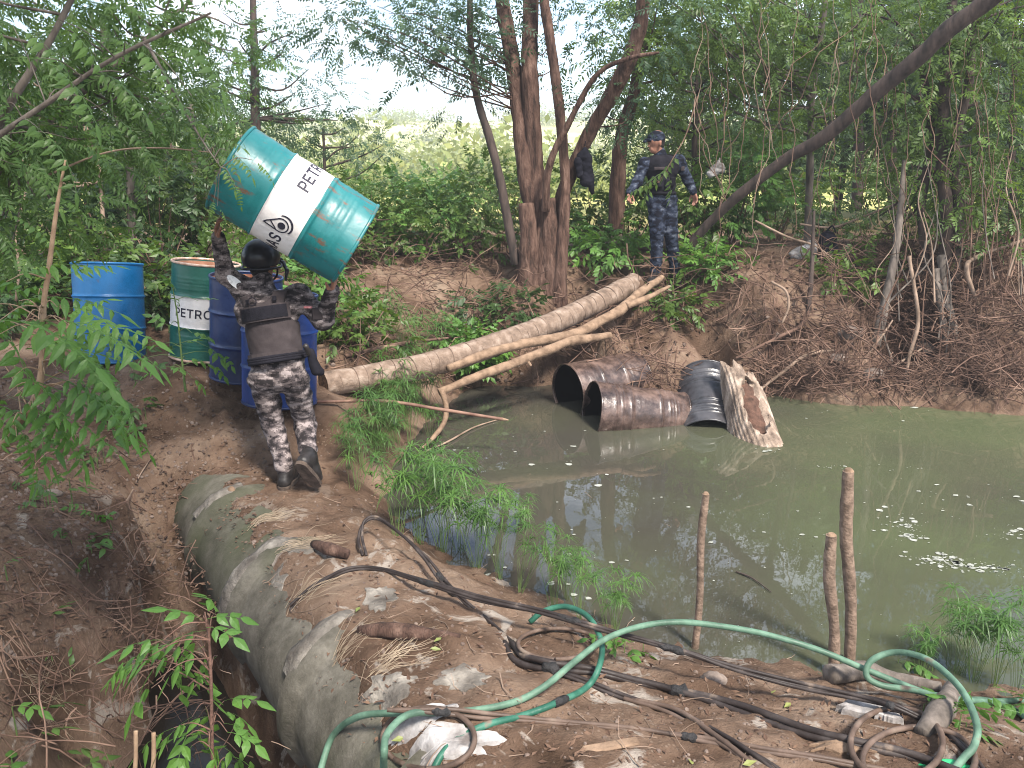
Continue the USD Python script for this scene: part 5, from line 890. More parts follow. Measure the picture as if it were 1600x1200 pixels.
fl = [(px, py, rng.uniform(3.6, 4.6), hx, hz, sc) for px, py, hx, hz, sc in ((20, 40, 1, -.3, 1), (60, 90, 1, -.4, 1), (100, 140, .8, -.5, .9), (150, 110, 1, -.3, .9), (10, 160, 1, -.5, 1), (200, 70, .9, -.3, .9), (60, 200, .9, -.6, .8), (30, 260, 1, -.4, .8), (120, 220, 1, -.4, .7), (0, 330, 1, -.2, .8), (170, 180, .9, -.4, .7), (230, 130, .9, -.4, .7), (280, 60, .9, -.3, .8), (90, 30, .7, -.5, .9), (300, 150, .9, -.3, .7))]
sapling('slim branch with hanging leaf sprays crossing the upper left corner', [P(-60, 250, 4.2), P(60, 170, 4.2), P(180, 90, 4.2), P(330, 20, 4.2)], [.016, .013, .010, .006], fl, FR_NEEM, M['leaf_near'], M['bark_grey'], 33, name='hanging_branch')
sapling('pale arching twig crossing in front of the trees left of the carried drum', [P(60, 280, 5.0), P(160, 240, 5.0), P(240, 231, 5.0), P(330, 238, 5.0)], [.007, .006, .005, .003], [(300, 235, 4.95, 1, -.4, .55), (335, 238, 4.95, 1, -.3, .5), (270, 232, 5, .7, -.6, .5)], FR_NEEM, M['leaf_near'], M['twig_pale'], 35, name='hanging_branch')
sapling('leafy twig hanging in front of the upper end of the carried drum', [P(225, 60, 4.7), P(270, 140, 4.7), P(310, 210, 4.65), P(345, 262, 4.6)], [.010, .008, .005, .003], [(355, 236, 4.65, 1, -.35, .52), (395, 250, 4.65, 1, -.4, .40), (340, 255, 4.6, .7, -.5, .45), (330, 215, 4.65, .8, .1, .5), (365, 285, 4.6, .3, -.8, .35), (300, 190, 4.7, -.3, -.7, .6), (265, 150, 4.7, .9, -.3, .6), (335, 310, 4.62, -.2, -.4, .3), (340, 322, 4.62, .6, -.6, .3)], FR_NEEM, M['leaf_near'], M['bark_grey'], 36, name='hanging_branch')
fl = [(px, py, rng.uniform(5.9, 6.4), hx, hz, sc) for px, py, hx, hz, sc in ((285, 540, .7, .7, .8), (265, 510, -.6, .7, .8), (300, 520, 1, .35, .9), (290, 560, 1, .1, .9), (320, 540, 1, -.2, .9), (250, 540, -1, .25, .8), (280, 480, .3, 1, .8), (330, 570, 1, -.4, .7), (300, 590, 1, -.5, .6), (240, 580, -.9, -.1, .7), (275, 455, -.3, .8, .6), (345, 555, .9, -.5, .6), (225, 560, -1, -.2, .6), (265, 575, .5, .3, .8), (310, 470, .9, .6, .5))]
sapling('slender leafy plant growing in front of the green drum', [P(290, 612, 6.25), P(284, 560, 6.25), P(278, 500, 6.25), P(270, 450, 6.25)], [.010, .008, .006, .004], fl, FR_LOBE, M['leaf_bright'], M['stem_green'], 37)
fl = [(px, py, rng.uniform(2.75, 3.05), hx, hz, sc) for px, py, hx, hz, sc in ((322, 985, -1, .1, .9), (300, 1000, -1, -.1, .95), (270, 1010, -1, -.15, .9), (235, 1025, -1, -.3, .8), (285, 1030, -.2, -.8, .9), (322, 980, .8, .2, .7), (318, 970, -.4, .7, .8), (255, 1000, -.7, .3, .8), (330, 1020, -.7, -.5, .7), (340, 1110, .9, .1, .8), (332, 1118, -1, .2, .9), (300, 1120, -.9, -.3, .9), (350, 1130, 1, -.1, .7), (325, 1160, .6, -.6, .9), (300, 1165, -.6, -.6, .8), (345, 1165, .9, -.5, .8), (310, 1140, .1, -.9, .8), (205, 1030, -1, -.4, .7))]
fl += [(px + rng.normal(0, 16), py + rng.normal(8, 16), Y + rng.uniform(-.1, .15), hx + rng.normal(0, .3), hz + rng.normal(0, .3), sc) for px, py, Y, hx, hz, sc in fl]
sapling('young plant with bright toothed leaves on a red stem growing out of the dark ditch', [P(338, 1260, 2.9), P(332, 1180, 2.9), P(330, 1080, 2.9), P(326, 985, 2.9), P(318, 962, 2.9)], [.009, .008, .007, .005, .003], fl, FR_LOBE, M['leaf_bright'], M['bark_red'], 38)
for k, (x, y0, y1, lb) in enumerate(((212, 1142, 1225, 'cut stick stub standing in the ditch at the bottom edge, left of the pair'), (240, 1145, 1225, 'cut stick stub standing in the ditch at the bottom edge, right of the pair'))):
    a, b = P(x - 3, y1, 2.7), P(x, y0, 2.7); t = thing('stick_stub', lb, 'stick', a); obj('stem', tube(smooth_path([a, (a + b) / 2 + [.004, 0, 0], b]), [.010, .009, .008], 8, .15, k), M['stem_tan'], t, smooth=True)
def weed(label, px, py, n, spread, sc, mat, seed, frs=None, group=None, name='weed'):
    rng = R0(seed); c = D(px, py); t = thing(name, label, 'plant', c, group); pos = c + rng.normal(0, spread, (n, 3)) * [1, 1, 0]; pos[:, 2] = _H(pos[:, :2]) + rng.uniform(.02, spread * 1.2 + .03, n); dr = rng.normal(0, 1, (n, 3)); dr[:, 2] = np.abs(dr[:, 2]) * .5
    obj('leaves', scatter(frs or FR_LOBE, pos, dr, rng.uniform(sc * .7, sc * 1.3, n), rng), mat, t); st_ = [tube([q * [1, 1, 0] + [0, 0, H(q[0], q[1]) - .02], q], [.004, .002], 4, cap=False) for q in pos[::2]]; obj('stems', cat_(st_), M['stem_green'], t, kind='stuff'); return t
for k, (px, py, n, s, sc, mt, lb) in enumerate(((160, 830, 7, .07, .55, 'leaf_bright', 'small bright weed on the left slope above the ditch'), (150, 720, 9, .08, .6, 'leaf_near', 'weed at the foot of the neem sapling'), (60, 790, 12, .14, .55, 'leaf_near', 'dusty low weeds at the left edge of the slope'), (130, 870, 5, .06, .5, 'leaf_near', 'tiny weed halfway down the left slope'), (50, 955, 5, .06, .5, 'leaf_near', 'little grey green weed on the slope at the left edge'), (110, 1130, 14, .14, .75, 'leaf_near', 'shaded weeds in the lower left corner of the ditch'), (60, 1190, 12, .13, .8, 'leaf_bright', 'broad leafed weed in the bottom left corner'), (190, 1080, 9, .12, .6, 'leaf_dark', 'dark weeds down in the ditch'), (190, 1200, 10, .10, .7, 'leaf_bright', 'bright weeds at the bottom edge beside the cut stubs'), (1495, 1130, 12, .07, .5, 'leaf_bright', 'bright green weed tuft between the hose loop and the branch stub'), (975, 1020, 9, .05, .5, 'leaf_bright', 'little weed at the water edge left of the thin stake'), (1420, 1050, 8, .06, .6, 'leaf_bright', 'feathery weed at the water edge right of the tall stakes'), (1590, 1110, 10, .07, .6, 'leaf_bright', 'weed tuft at the right edge beside the green hose'), (205, 650, 10, .16, .8, 'leaf_near', 'spreading weed between the sapling and the path'), (200, 590, 12, .16, .8, 'leaf_near', 'grey green weed at the foot of the left blue drum'), (600, 760, 6, .06, .4, 'leaf_bright', 'low weed at the path edge above the sky reflection'))):
    weed(lb, px, py, n, s, sc, M[mt], 600 + k)

sapling('leafy sprig hanging in front of the chest of the man in blue', [P(1090, 150, 9.4), P(1072, 210, 9.4), P(1050, 250, 9.3), P(1030, 285, 9.3)], [.008, .006, .005, .003], [(1050, 262, 9.3, -1, -.3, .9), (1035, 280, 9.3, -.8, -.6, .8), (1020, 285, 9.3, -.9, -.2, .8), (1045, 272, 9.3, .3, -.9, .8), (1005, 292, 9.3, -.5, -.6, .7), (1062, 240, 9.35, -.7, -.5, .8)], FR_BROAD, M['leaf'], M['twig'], 39, name='hanging_branch')
# ------------------------------------------------------------------ dead twigs, roots and vines
def twig_mass(pts, rng, L=(.25, .9), r=(.003, .008), mat=None, hang=0.0, segs=5):
    ms = []
    for c in pts:
        d = rng.normal(size=3); d[2] = d[2] * .45 - hang; d /= np.linalg.norm(d); ln = rng.uniform(*L); b = c - d * ln / 2; p = [b]
        for _ in range(segs): d = d + rng.normal(0, .28, 3) - [0, 0, .05 + hang * .2]; d /= np.linalg.norm(d); p.append(p[-1] + d * ln / segs)
        p = np.array(p); g = _H(p[:, :2]) + .004; p[:, 2] = np.maximum(p[:, 2], g); r0 = rng.uniform(*r); ms.append(tube(p, [r0, r0 * .8, r0 * .35], 4, cap=False))
    return cat_(ms)
rng = R0(41); pts = []
for x0, x1, y0, y1, n, h in ((520, 860, 405, 560, 260, .22), (860, 1600, 430, 605, 900, .28), (1280, 1600, 400, 560, 350, .5), (1020, 1610, 575, 616, 1000, .14), (1340, 1610, 430, 560, 260, .4), (520, 870, 560, 600, 90, .1), (560, 780, 380, 430, 160, .3), (1380, 1600, 380, 430, 110, .25), (1180, 1380, 405, 430, 50, .12)):
    for _ in range(n):
        x_, y_ = rng.uniform(x0, x1), rng.uniform(y0, y1)
        if 1040 < x_ < 1185 and y_ > 525: continue                  # clear of the black drum
        p = D(x_, y_); p[2] = max(p[2], .02) + abs(rng.normal(0, h * .5)); pts.append(p)
obj('brushwood', twig_mass(pts, rng, (.25, 1.1), (.003, .0085)), M['twig'], label='tangle of dead twigs and roots covering the face of the far bank', cat='brushwood', kind='stuff')
pts = [D(rng.uniform(-20, 330), rng.uniform(720, 1190)) + [0, 0, abs(rng.normal(0, .04))] for _ in range(260)]
obj('slope_twigs', twig_mass(pts, rng, (.15, .6), (.002, .005)), M['twig'], label='dead twigs and dry stalks lying on the left slope and in the ditch', cat='twigs', kind='stuff')
pts = [D(rng.uniform(350, 1300), rng.uniform(760, 1190)) + [0, 0, .004] for _ in range(170)]
obj('small_twigs', twig_mass(pts, rng, (.05, .22), (.0012, .003), segs=3), M['twig_pale'], label='small dry twigs scattered on the dirt crossing', cat='twigs', kind='stuff')
VG = 'thin vines hanging in the thicket'
vines = [((1205, -20), (1195, 200), (1180, 420), 9.6), ((1245, -20), (1235, 180), (1250, 360), 9.4), ((1335, -10), (1330, 120), (1338, 300), 9.2), ((1370, -20), (1368, 150), (1372, 360), 9.0), ((1150, 20), (1165, 200), (1120, 330), 9.8), ((1300, -10), (1310, 100), (1296, 250), 9.5), ((1440, 0), (1447, 180), (1462, 330), 9.0), ((1530, 60), (1545, 240), (1540, 420), 9.2), ((1560, 100), (1552, 300), (1575, 460), 9.0), ((1415, 100), (1420, 260), (1410, 420), 9.1), ((1100, 80), (1090, 180), (1130, 300), 10.2), ((1290, 60), (1225, 130), (1240, 290), 9.7), ((1345, 20), (1270, 110), (1215, 210), 9.3), ((1180, 80), (1200, 130), (1190, 180), 9.8), ((1590, 0), (1580, 200), (1590, 420), 9.4)]
_rv = R0(17)
for _ in range(26):
    x = _rv.uniform(1090, 1600); y0 = _rv.uniform(-30, 130); y1 = _rv.uniform(240, 430); vines.append(((x, y0), (x + _rv.normal(0, 16), (y0 + y1) / 2), (x + _rv.normal(0, 26), y1), _rv.uniform(9.0, 10.2)))
for k, (a, b, c, Y) in enumerate(vines):
    pth = smooth_path([P(*a, Y), P(*b, Y - .1), P(*c, Y)], 10); pth[:, :2] += (meshkit.fbm(pth * 2.5 + k, 3, k)[:, None] - .5) * [.34, .16]
    t = thing('hanging_vine', 'thin pale vine hanging among the leaves of the right hand thicket', 'vine', pth[0], VG); obj('stem', tube(pth, [.003, .0055, .004], 5, .15, k), M['twig_pale' if k % 5 == 0 else 'twig'], t, smooth=True)
GV = 'thin bare stems tangled over the right bank'
rv = R0(91)
for k in range(34):
    x = rv.uniform(1380, 1610); y0 = rv.uniform(200, 380); y1 = rv.uniform(430, 590); Y = rv.uniform(8.9, 9.5); dx = rv.normal(0, 28)
    pth = smooth_path([P(x + dx, y0, Y + .2), P(x + dx * .3 + rv.normal(0, 12), (y0 * 2 + y1) / 3, Y + .1), P(x + rv.normal(0, 12), (y0 + 2 * y1) / 3, Y), P(x + rv.normal(0, 10), y1, Y - .1)], 6); pth[:, 2] = np.maximum(pth[:, 2], -.05)
    t = thing('bare_sapling', 'thin bare stem in the tangle covering the right hand bank', 'stem', pth[-1], GV); r0 = rv.uniform(.004, .011); obj('stem', tube(pth, [r0 * .5, r0, r0 * 1.1], 5, .15, k), M[('twig', 'twig_pale', 'bark_grey')[k % 3]], t, smooth=True)
def branch(lb, pts, r, mat, name='bank_root', cat='root', seed=0):
    pth = smooth_path(pts, 8); t = thing(name, lb, cat, pth[0]); obj('stem', tube(pth, r, 10, .34, seed, freq=13), mat, t, smooth=True); return t
B_ = lambda *pp: [P(px, py, Y) for px, py, Y in pp]
branch('pale crooked stem growing down from the crooked trees to the water, left of the pair', B_((1462, 420, 9.3), (1468, 470, 9.2), (1478, 530, 9.1), (1480, 575, 9.0)), [.04, .035, .033, .03], M['bark_grey'], 'bare_sapling', 'sapling', 1)
branch('pale thick stem planted in the bank, rightmost of the pair under the crooked trees', B_((1470, 400, 9.4), (1478, 460, 9.2), (1490, 510, 9.1), (1499, 565, 9.0)), [.045, .04, .042, .04], M['bark_grey'], 'bare_sapling', 'sapling', 2)
branch('grey leaning stem rising from the middle of the far bank', B_((1368, 540, 9.2), (1384, 470, 9.3), (1398, 400, 9.4), (1408, 320, 9.5), (1412, 250, 9.6)), [.06, .05, .045, .035, .02], M['bark_grey'], 'bare_sapling', 'sapling', 3)
branch('thin bent stem reaching from the bank top down into the pond', B_((1420, 400, 9.0), (1432, 470, 8.9), (1434, 510, 8.85), (1420, 560, 8.8), (1413, 612, 8.75)), [.02, .02, .022, .018, .014], M['twig_pale'], 'bare_sapling', 'sapling', 4)
branch('slim upright sapling stem above the black drum', B_((1262, 495, 9.3), (1268, 430, 9.4), (1270, 380, 9.5), (1272, 330, 9.6)), [.03, .025, .02, .015], M['bark_dark'], 'bare_sapling', 'sapling', 5)
branch('root curving from the slim sapling stem down to the left', B_((1262, 490, 9.25), (1250, 510, 9.1), (1220, 525, 9.0), (1180, 545, 8.9), (1150, 560, 8.85)), [.03, .022, .018, .014, .01], M['twig'], seed=6)
branch('long root sloping from the black drum up right along the bank', B_((1180, 615, 8.7), (1225, 580, 8.8), (1260, 555, 8.85), (1300, 548, 8.9), (1335, 550, 8.9)), [.012, .02, .02, .014, .008], M['twig_pale'], seed=7)
branch('root arching down between the drum and the slim sapling', B_((1205, 440, 9.2), (1228, 455, 9.1), (1232, 480, 9.0), (1222, 505, 8.95)), [.014, .016, .014, .01], M['twig_pale'], seed=8)
branch('straight dead stick reaching from the bank into the water right of the stump', B_((1330, 615, 8.6), (1360, 595, 8.7), (1400, 570, 8.8), (1440, 545, 8.9)), [.014, .016, .014, .01], M['twig_pale'], seed=9)
branch('forked root dipping into the water below the pair of pale stems', B_((1470, 608, 8.75), (1490, 585, 8.8), (1520, 565, 8.9), (1545, 560, 8.95), (1555, 535, 9.0), (1575, 510, 9.05)), [.012, .02, .022, .022, .02, .016], M['twig_pale'], seed=10)
branch('bare bent stem crossing behind the roots at the right edge', B_((1530, 480, 9.1), (1510, 420, 9.1), (1530, 400, 9.2), (1570, 385, 9.3), (1620, 370, 9.4)), [.02, .025, .022, .02, .018], M['twig_pale'], seed=11)
branch('looping root low on the bank left of the crooked stems', B_((1350, 570, 8.8), (1362, 545, 8.9), (1378, 525, 8.95), (1395, 500, 9.0)), [.012, .014, .012, .01], M['twig_pale'], seed=12)
branch('bare root running left from the top of the palm trunk', B_((540, 556, 7.6), (590, 545, 7.9), (640, 535, 8.2), (700, 528, 8.6)), [.02, .022, .018, .012], M['twig'], seed=13)
branch('dead limb lying on the bank behind the drums at the left', B_((60, 405, 9.8), (120, 375, 9.7), (160, 345, 9.6), (215, 310, 9.6)), [.05, .055, .05, .03], M['bark_grey'], 'fallen_branch', 'branch', 14)
branch('thin bare stem standing between the left drum and the sapling', B_((25, 470, 7.0), (30, 420, 7.0), (25, 370, 7.0), (40, 300, 7.1)), [.012, .012, .010, .008], M['twig_pale'], 'bare_sapling', 'sapling', 15)
branch('forking dry stick lying across the ground right of the man in blue', B_((1180, 345, 9.9), (1230, 370, 9.8), (1275, 385, 9.8), (1310, 412, 9.7)), [.012, .014, .012, .008], M['twig_pale'], 'fallen_branch', 'branch', 16)
branch('dry stick lying on top of the black bag', B_((1250, 350, 10.3), (1300, 355, 10.3), (1350, 338, 10.5), (1400, 318, 10.8)), [.010, .014, .014, .010], M['twig_pale'], 'fallen_branch', 'branch', 17)
branch('dead twig leaning on the left slope above the pipe end', [D(190, 795, .02), D(205, 770, .05), D(220, 740, .04), D(243, 705, .03)], [.006, .006, .005, .004], M['twig_pale'], 'fallen_branch', 'branch', 18)
branch('dark thin twig floating on the pond among the sky reflections', [G(1150, 893, .01), G(1175, 903, .012), G(1205, 925, .01)], [.005, .005, .003], M['bark_dark'], 'floating_twig', 'twig', 19)
branch('dark knobbly root lying across the top of the pipe path', [D(490, 850, .02), D(515, 858, .05), D(545, 866, .03)], [.022, .036, .024], M['bark'], seed=20)
branch('broad flattened root ridge lying in the dirt near the cables', [D(560, 985, .01), D(600, 985, .03), D(660, 990, .02), D(720, 995, .0)], [.02, .04, .034, .012], M['bark'], seed=21)
branch('long pale stalk sinking in the pond right of the red stick', [G(665, 705, .02), G(700, 690, .02), G(740, 668, .015), G(780, 655, .01)], [.008, .010, .008, .006], M['twig_pale'], 'floating_twig', 'twig', 22)

# ------------------------------------------------------------------ litter, stones, foam and patches
def bits(n, where, rng, shapes, sc, lift=.004):
    pos = np.array([where() for _ in range(n)]); pos[:, 2] += lift; d = rng.normal(size=(n, 3)); d[:, 2] *= .25; return scatter(shapes, pos, d, rng.uniform(*sc, n), rng, roll=.35)
LF = [(np.array([[0, 0, 0], [.4, .22, .06], [1, 0, .02], [.4, -.22, .05], [.45, 0, -.02]], float), np.array([[0, 1, 4], [1, 2, 4], [2, 3, 4], [3, 0, 4]])), (np.array([[0, 0, 0], [.5, .14, .10], [1, .1, .04], [.5, -.14, -.03], [.5, 0, .06]], float), np.array([[0, 1, 4], [1, 2, 4], [2, 3, 4], [3, 0, 4]]))]
_ic = trimesh.creation.icosphere(subdivisions=0); ST = []
for k in range(6): v = np.array(_ic.vertices); v = v * np.random.default_rng(k).uniform(.5, 1, 3) * (.75 + .5 * meshkit.fbm(v * 1.6 + k * 5, 2, k))[:, None]; ST.append((v, np.array(_ic.faces)))
M['litter'] = leafm('dead_leaves', [(.075, .042, .027), (.19, .12, .078), (.38, .29, .20)], .1, 6.0, .9)
M['pebble'] = leafm('pebbles', [(.08, .055, .042), (.22, .17, .14), (.50, .45, .40)], .0, 6.0, .9)
rng = R0(51)
def area(x0, x1, y0, y1): return lambda: D(rng.uniform(x0, x1), rng.uniform(y0, y1))
def pipe_top():
    q_ = abs(rng.normal(.16, .07)); q_ = min(q_, .36); return pipe_pt(rng.uniform(-.6, 2.3), q_, PZ + math.sqrt(PR ** 2 - q_ ** 2) + .006)
def ring_area():
    while True:
        p = D(rng.uniform(-20, 1620), rng.uniform(600, 1195))
        if p[2] > .03: return p
def bank_area():
    while True:
        p = D(rng.uniform(500, 1620), rng.uniform(395, 605))
        if p[2] > .03: return p
obj('leaf_litter', cat_([bits(2600, ring_area, rng, LF, (.015, .045)), bits(4200, bank_area, rng, LF, (.03, .09)), bits(2400, area(-20, 420, 560, 1000), rng, LF, (.014, .055)), bits(500, pipe_top, rng, LF, (.012, .04)), bits(900, area(-20, 380, 640, 1000), rng, LF, (.02, .05))]), M['litter'], label='dry fallen leaves and scraps littering the ground', cat='leaf litter', kind='stuff')
obj('gravel', cat_([bits(1500, area(-20, 420, 560, 900), rng, ST, (.006, .022), .002), bits(1300, ring_area, rng, ST, (.004, .015), .002), bits(260, bank_area, rng, ST, (.012, .04), .004)]), M['pebble'], label='pale pebbles and shell bits strewn over the left mound and path', cat='gravel', kind='stuff')
def stone(lb, p, s, seed, mat='pebble', name='stone', cat='stone', flat=.6):
    v = np.array(trimesh.creation.icosphere(subdivisions=3).vertices); f = trimesh.creation.icosphere(subdivisions=3).faces; v = v * (.72 + .56 * meshkit.fbm(v * 1.5 + seed * 4, 4, seed))[:, None] * [1, .8, flat]
    t = thing(name, lb, cat, p); obj('body', (v * s + p, f), M[mat], t, smooth=30)
M['rock'] = pm('rock', [(.3, (.07, .052, .042)), (.7, (.20, .16, .135))], 9, rough=.95, bump=.6)
stone('pale flat stone lying on the slope at the left', D(82, 772, .0), .055, 1, 'rock'); stone('brown boulder low on the far bank near the water', D(1365, 585, .02), .12, 2, 'rock'); stone('grey rounded rock in the far bank above the water', D(1330, 520, .02), .14, 3, 'rock'); stone('dark rock beside the grey one in the far bank', D(1445, 545, .02), .15, 4, 'rock'); stone('brown stone set in the bank left of the pale stems', D(1310, 560, .02), .10, 5, 'rock')
stone('small clod of pale earth on the dirt above the short log', D(1115, 1062, .0), .06, 6, 'rock'); stone('peg of pale wood or stone in the path near the boots', D(362, 770, .02), .035, 7, 'wood_pale', flat=1.3)
def slab(lb, px, py, rx, ry, seed, mat='mortar', name='mortar_patch', cat='mortar', h=.010):
    c = D(px, py); th = np.linspace(0, 2 * np.pi, 40)[:-1]; V, Fc = [], []
    rr = .25 + 1.4 * meshkit.fbm(np.stack([np.cos(th) * 2.6, np.sin(th) * 2.6, th * 0 + seed], 1), 4, seed); rings = (1.0, .93, .7, .4, .0)
    for i_, q_ in enumerate(rings):
        P_ = np.stack([c[0] + rx * rr * q_ * np.cos(th), c[1] + ry * rr * q_ * np.sin(th)], 1); z = _H(P_); z = z + (-.01 if i_ == 0 else h * (.25 + .75 * meshkit.fbm(np.column_stack([P_ * 14, z]), 3, seed)) * (.8 if i_ == 1 else 1)); V.append(np.column_stack([P_, z]))
    for a_ in range(4):
        for b_ in range(39): b2 = (b_ + 1) % 39; Fc += [(a_ * 39 + b_, a_ * 39 + b2, (a_ + 1) * 39 + b2), (a_ * 39 + b_, (a_ + 1) * 39 + b2, (a_ + 1) * 39 + b_)]
    obj(name, (np.vstack(V), np.array(Fc)), M[mat], smooth=40, label=lb, cat=cat)
slab('white crumbled mortar on the dirt beside the pipe, above the left coil', 600, 1085, .13, .10, 1); slab('pale mortar patch on the dirt near the thin cable', 595, 935, .08, .13, 2); slab('whitish crust on the dirt between the cable lines', 725, 1065, .12, .08, 3); slab('pale crust on the path beside the upper pipe end', 345, 845, .10, .12, 4); slab('grey white crust near the knobbly root', 470, 855, .16, .08, 5); slab('light crust just below the path at the pipe shoulder', 420, 925, .10, .12, 6)
M['sack'] = pm('white_sack', [(.32, (.11, .095, .088)), (.5, (.23, .215, .205)), (.7, (.40, .385, .38))], 9, rough=.8, bump=.5); M['green_plastic'] = pm('green_plastic', [(.3, (.02, .25, .10)), (.7, (.04, .36, .15))], 9, rough=.4)
slab('dirty white sack cloth lying under the left coil', 690, 1165, .22, .09, 8, 'sack', 'sack_cloth', 'sack', .03); slab('torn white sack piece above the left coil', 655, 1128, .15, .05, 9, 'sack', 'sack_cloth', 'sack', .03); slab('flat pale board lying among the cables at lower right', 1330, 1165, .17, .05, 10, 'wood_pale', 'board', 'board', .02); slab('scrap of bright green plastic at the bottom right edge', 1480, 1196, .09, .03, 11, 'green_plastic', 'plastic_scrap', 'plastic', .015); slab('whitish rag crumpled among the cables at the right', 1345, 1115, .09, .06, 12, 'sack', 'rag', 'rag', .05); slab('crumpled pale rag by the taped knot at right', 1385, 1125, .06, .04, 13, 'sack', 'rag', 'rag', .05); slab('scrap of white plastic caught in the cyperus', 612, 655, .06, .06, 14, 'sack', 'plastic_scrap', 'plastic', .08)
t = thing('wood_chip', 'long splinter of pale wood on the dirt at the bottom centre', 'wood', D(955, 1165, .01)); c = D(955, 1165, .012); obj('chip', box(c, (.22, .045, .014), R=trimesh.transformations.rotation_matrix(.25, [0, 0, 1])[:3, :3], bev=.006), M['wood_pale'], t)
YL = [(690, 996, 'beside the flattened root ridge'), (672, 1013, 'just below the flattened root ridge'), (562, 948, 'left of the flattened root ridge'), (632, 1152, 'inside the left cable coil'), (718, 1138, 'right of the white sack cloth'), (545, 1075, 'on the dirt above the bottom end of the pipe'), (1213, 1078, 'left of the pair near the short log'), (1243, 1075, 'right of the pair near the short log'), (1236, 1098, 'between two cable bundles below the short log'), (1160, 1195, 'at the bottom edge right of the wood chip'), (450, 1040, 'at the pipe shoulder'), (1075, 1185, 'below the wood chip'), (137, 990, 'on the left slope among the dry twigs')]
for px, py, lb in YL:
    c = D(px, py, .012); d = R0(px).normal(size=3) * [1, 1, .15]; v, f = scatter([LF[px % 2]], [c], [d], [.055], R0(py), roll=.3); obj('yellow_leaf', (v, f), M['leaf_yellow'], label='yellow fallen leaf ' + lb, cat='leaf', group='yellow fallen leaves')
rng = R0(61); fo = []
def foam(cx, cy, n, sx, sy):
    for _ in range(n):
        p = G(cx + rng.normal(0, sx), cy + rng.normal(0, sy), .004); r = (.003 + .022 * rng.uniform(0, 1) ** 4) * (p[1] / 6); k = 9; th = np.arange(k) * 2 * np.pi / k; rr = r * rng.uniform(.6, 1.2, k); V = np.vstack([[p], p + np.stack([np.cos(th) * rr * 1.5, np.sin(th) * rr * 1.1, np.zeros(k)], 1)]); fo.append((V, np.array([(0, i_ + 1, (i_ + 1) % k + 1) for i_ in range(k)])))
for a in ((1290, 730, 14, 22, 2), (1400, 732, 8, 40, 3), (1410, 820, 50, 20, 7), (1450, 790, 24, 60, 12), (1455, 872, 60, 20, 6), (1490, 880, 60, 18, 5), (1535, 888, 80, 28, 5), (1585, 832, 40, 16, 5), (1425, 838, 30, 14, 4), (1590, 770, 10, 20, 20), (1350, 850, 30, 180, 60), (1000, 820, 40, 160, 60), (1200, 950, 22, 120, 40), (860, 700, 20, 90, 25), (1190, 705, 8, 15, 2), (880, 900, 40, 60, 25), (1400, 640, 14, 120, 10)): foam(*a)
M['foam'] = pm('foam', [(.3, (.15, .155, .13)), (.7, (.32, .33, .29))], 20, rough=.7)
obj('foam', cat_(fo), M['foam'], label='pale scum and specks floating on the pond', cat='foam', kind='stuff')

# ------------------------------------------------------------------ jacket, bags and frame on the far bank
M['cloth_black'] = pm('black_cloth', [(.3, (.004, .004, .006)), (.7, (.014, .014, .02))], 9, rough=.95, bump=.4, spec=.08)
jt = P(914, 232, 10.3); jb = P(918, 284, 10.3); t = thing('hanging_jacket', 'black jacket hanging from the tree beside the diagonal stem', 'jacket', jt)
obj('cloth', flesh([limb(jt, jt - [0, 0, .10], .025, .07), limb(jt - [.02, 0, .10], jb - [.03, 0, 0], .07, .055), limb(jt + [.03, 0, -.12], jb + [.06, 0, -.12], .06, .03)], .012, k=.04, wrinkle=.022, wf=9, seed=3), M['cloth_black'], t, smooth=True)
obj('sleeve', flesh([limb(jt + [-.08, -.03, -.14], jb + [-.10, -.05, .08], .05, .04)], .014, wrinkle=.02), M['cloth_black'], t, smooth=True); obj('loop', tube([jt + [0, 0, .03], jt + [.01, .02, .16]], .006, 5), M['cloth_black'], t)
wb = P(1118, 266, 10.9); t = thing('white_bag', 'small white plastic bag caught in the leaves right of the man in blue', 'bag', wb); obj('bag', flesh([limb(wb + [-.06, 0, -.05], wb + [.07, 0, .02], .05, .06), limb(wb + [.0, 0, .02], wb + [.03, 0, .11], .05, .02)], .012, k=.04, wrinkle=.03, wf=12, seed=8), M['sack'], t, smooth=True); obj('handle', tube(smooth_path([wb + [.03, 0, .11], wb + [.045, .0, .15], wb + [.05, .01, .10]]), .007, 5), M['sack'], t)
bg = P(1292, 388, 10.2); bg[2] = H(bg[0], bg[1]); t = thing('black_bag', 'round topped black bag standing on the ground under the leaning trunk', 'bag', bg)
obj('bag', flesh([limb(bg + [0, 0, .10], bg + [0, 0, .26], .12, .10), limb(bg + [-.05, 0, .08], bg + [.05, 0, .08], .09, .09)], .014, k=.06, wrinkle=.025, wf=9, seed=5), M['cloth_black'], t, smooth=True); obj('strap', tube(smooth_path([bg + [-.06, -.08, .34], bg + [0, -.1, .42], bg + [.06, -.08, .34]]), .010, 6), M['cloth_black'], t)
_l = P(1341, 384, 10.15); _dz = H(_l[0], _l[1]) + .02 - _l[2]
q = lambda px, py: P(px, py, 10.15) + [0, 0, _dz]
t = thing('broken_stand', 'dark broken frame leg propping a white sheet beside the black bag', 'stand', q(1330, 385))
obj('leg', tube([q(1327, 343), q(1341, 384)], [.022, .034], 8), M['bark_dark'], t); obj('rail', tube([q(1300, 342), q(1328, 344)], .018, 8), M['bark_dark'], t); obj('foot_rail', tube([q(1325, 382), q(1346, 380)], .024, 8), M['bark_dark'], t)
ws = [q(1303, 356), q(1310, 368), q(1322, 376), q(1336, 379), q(1316, 386), q(1300, 380)]; V = np.array(ws + [w_ + [0, .03, 0] for w_ in ws]); t = thing('white_sheet', 'white sheet stretched between the black bag and the dark frame leg', 'sheet', ws[0]); n6 = 6
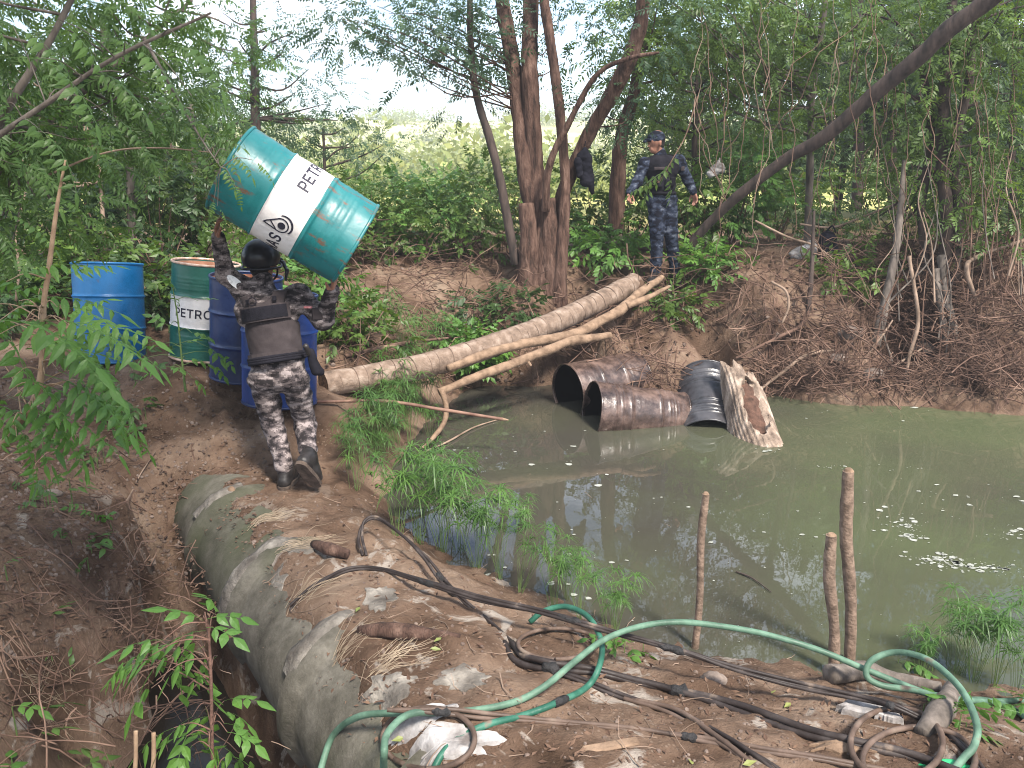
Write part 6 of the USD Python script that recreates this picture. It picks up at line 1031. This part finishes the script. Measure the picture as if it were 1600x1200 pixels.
Fs_ = [(0, i_, i_ + 1) for i_ in range(1, 5)] + [(6, 6 + i_ + 1, 6 + i_) for i_ in range(1, 5)] + [f_ for i_ in range(6) for f_ in ((i_, 6 + i_, 6 + (i_ + 1) % 6), (i_, 6 + (i_ + 1) % 6, (i_ + 1) % 6))]; obj('cloth', (V, np.array(Fs_)), M['sack'], t)
gb = P(1258, 384, 10.25); gb[2] = H(gb[0], gb[1]); t = thing('grey_sack', 'crumpled grey cloth heap left of the black bag', 'sack', gb); obj('cloth', flesh([limb(gb + [-.12, 0, .05], gb + [.10, 0, .14], .07, .10), limb(gb + [-.05, 0, .02], gb + [.15, 0, .05], .09, .08)], .014, k=.05, wrinkle=.05, wf=8, seed=9), M['sack'], t, smooth=True)
M['straw'] = M['dry_grass']
def straw(lb, px, py, ang, n, seed, L=.3):
    rng = R0(seed); c = D(px, py, .01); t = thing('dry_straw', lb, 'straw', c); ms = []
    for _ in range(n):
        a = ang + rng.normal(0, .3); b = c + rng.normal(0, .035, 3) * [1, 1, 0]; e = b + np.array([math.cos(a), math.sin(a), 0]) * rng.uniform(.4, 1) * L; m_ = (b + e) / 2 + rng.normal(0, .02, 3); pp = np.array(smooth_path([b, m_, e], 3)); pp[:, 2] = np.maximum(_H(pp[:, :2]), -9) + .006 + rng.uniform(0, .02); ms.append(tube(pp, [.0013, .0011, .0006], 4, cap=False))
    obj('stalks', cat_(ms), M['straw'], t, kind='stuff')
straw('pale dry root fibres on the dirt at the pipe shoulder, near the path', 400, 820, .5, 26, 1); straw('fan of dry fibres beside the knobbly root', 450, 855, .4, 34, 2, .35); straw('dry fibres fringing the dirt below the pale mortar', 470, 935, .6, 26, 3, .28); straw('dry root fibres beside the pale crust between the cables', 590, 1045, .6, 30, 4, .35); straw('tuft of dry yellow grass on the slope at the lower left', 50, 1075, 1.0, 24, 5, .22); straw('dry fibres hanging by the lower pipe joint', 520, 1035, .7, 18, 6, .25)

# dark standing water at the bottom of the ditch
M['ditch'] = pm('ditch_water', [(.3, (.006, .005, .004)), (.7, (.012, .010, .008))], 2, rough=.08, bump=.15, bscale=6, spec=.35)
dq = [pipe_pt(s_, q_, -.66) for s_, q_ in ((-3, .30), (-3, 1.5), (2.4, 1.1), (2.4, .30))]; obj('ditch_water', (np.array(dq), np.array([(0, 2, 1), (0, 3, 2)])), M['ditch'], kind='structure')

# the pale humid air between here and the far field
zb = float(GZ.min()) - 1.0; hv = trimesh.creation.box(extents=(580, 400, 34 - zb)); hv.apply_translation([0, 110, (34 + zb) / 2])
hazem = usdkit.material(stage, '/World/Looks/haze', {'v': ('principled_volume', {'color': (.97, .985, 1.0), 'density': HAZE, 'anisotropy': .3})}, [], volume='v.volume')
obj('haze', hv, hazem, label='pale humid haze lying over the far field and trees', cat='haze', kind='stuff')
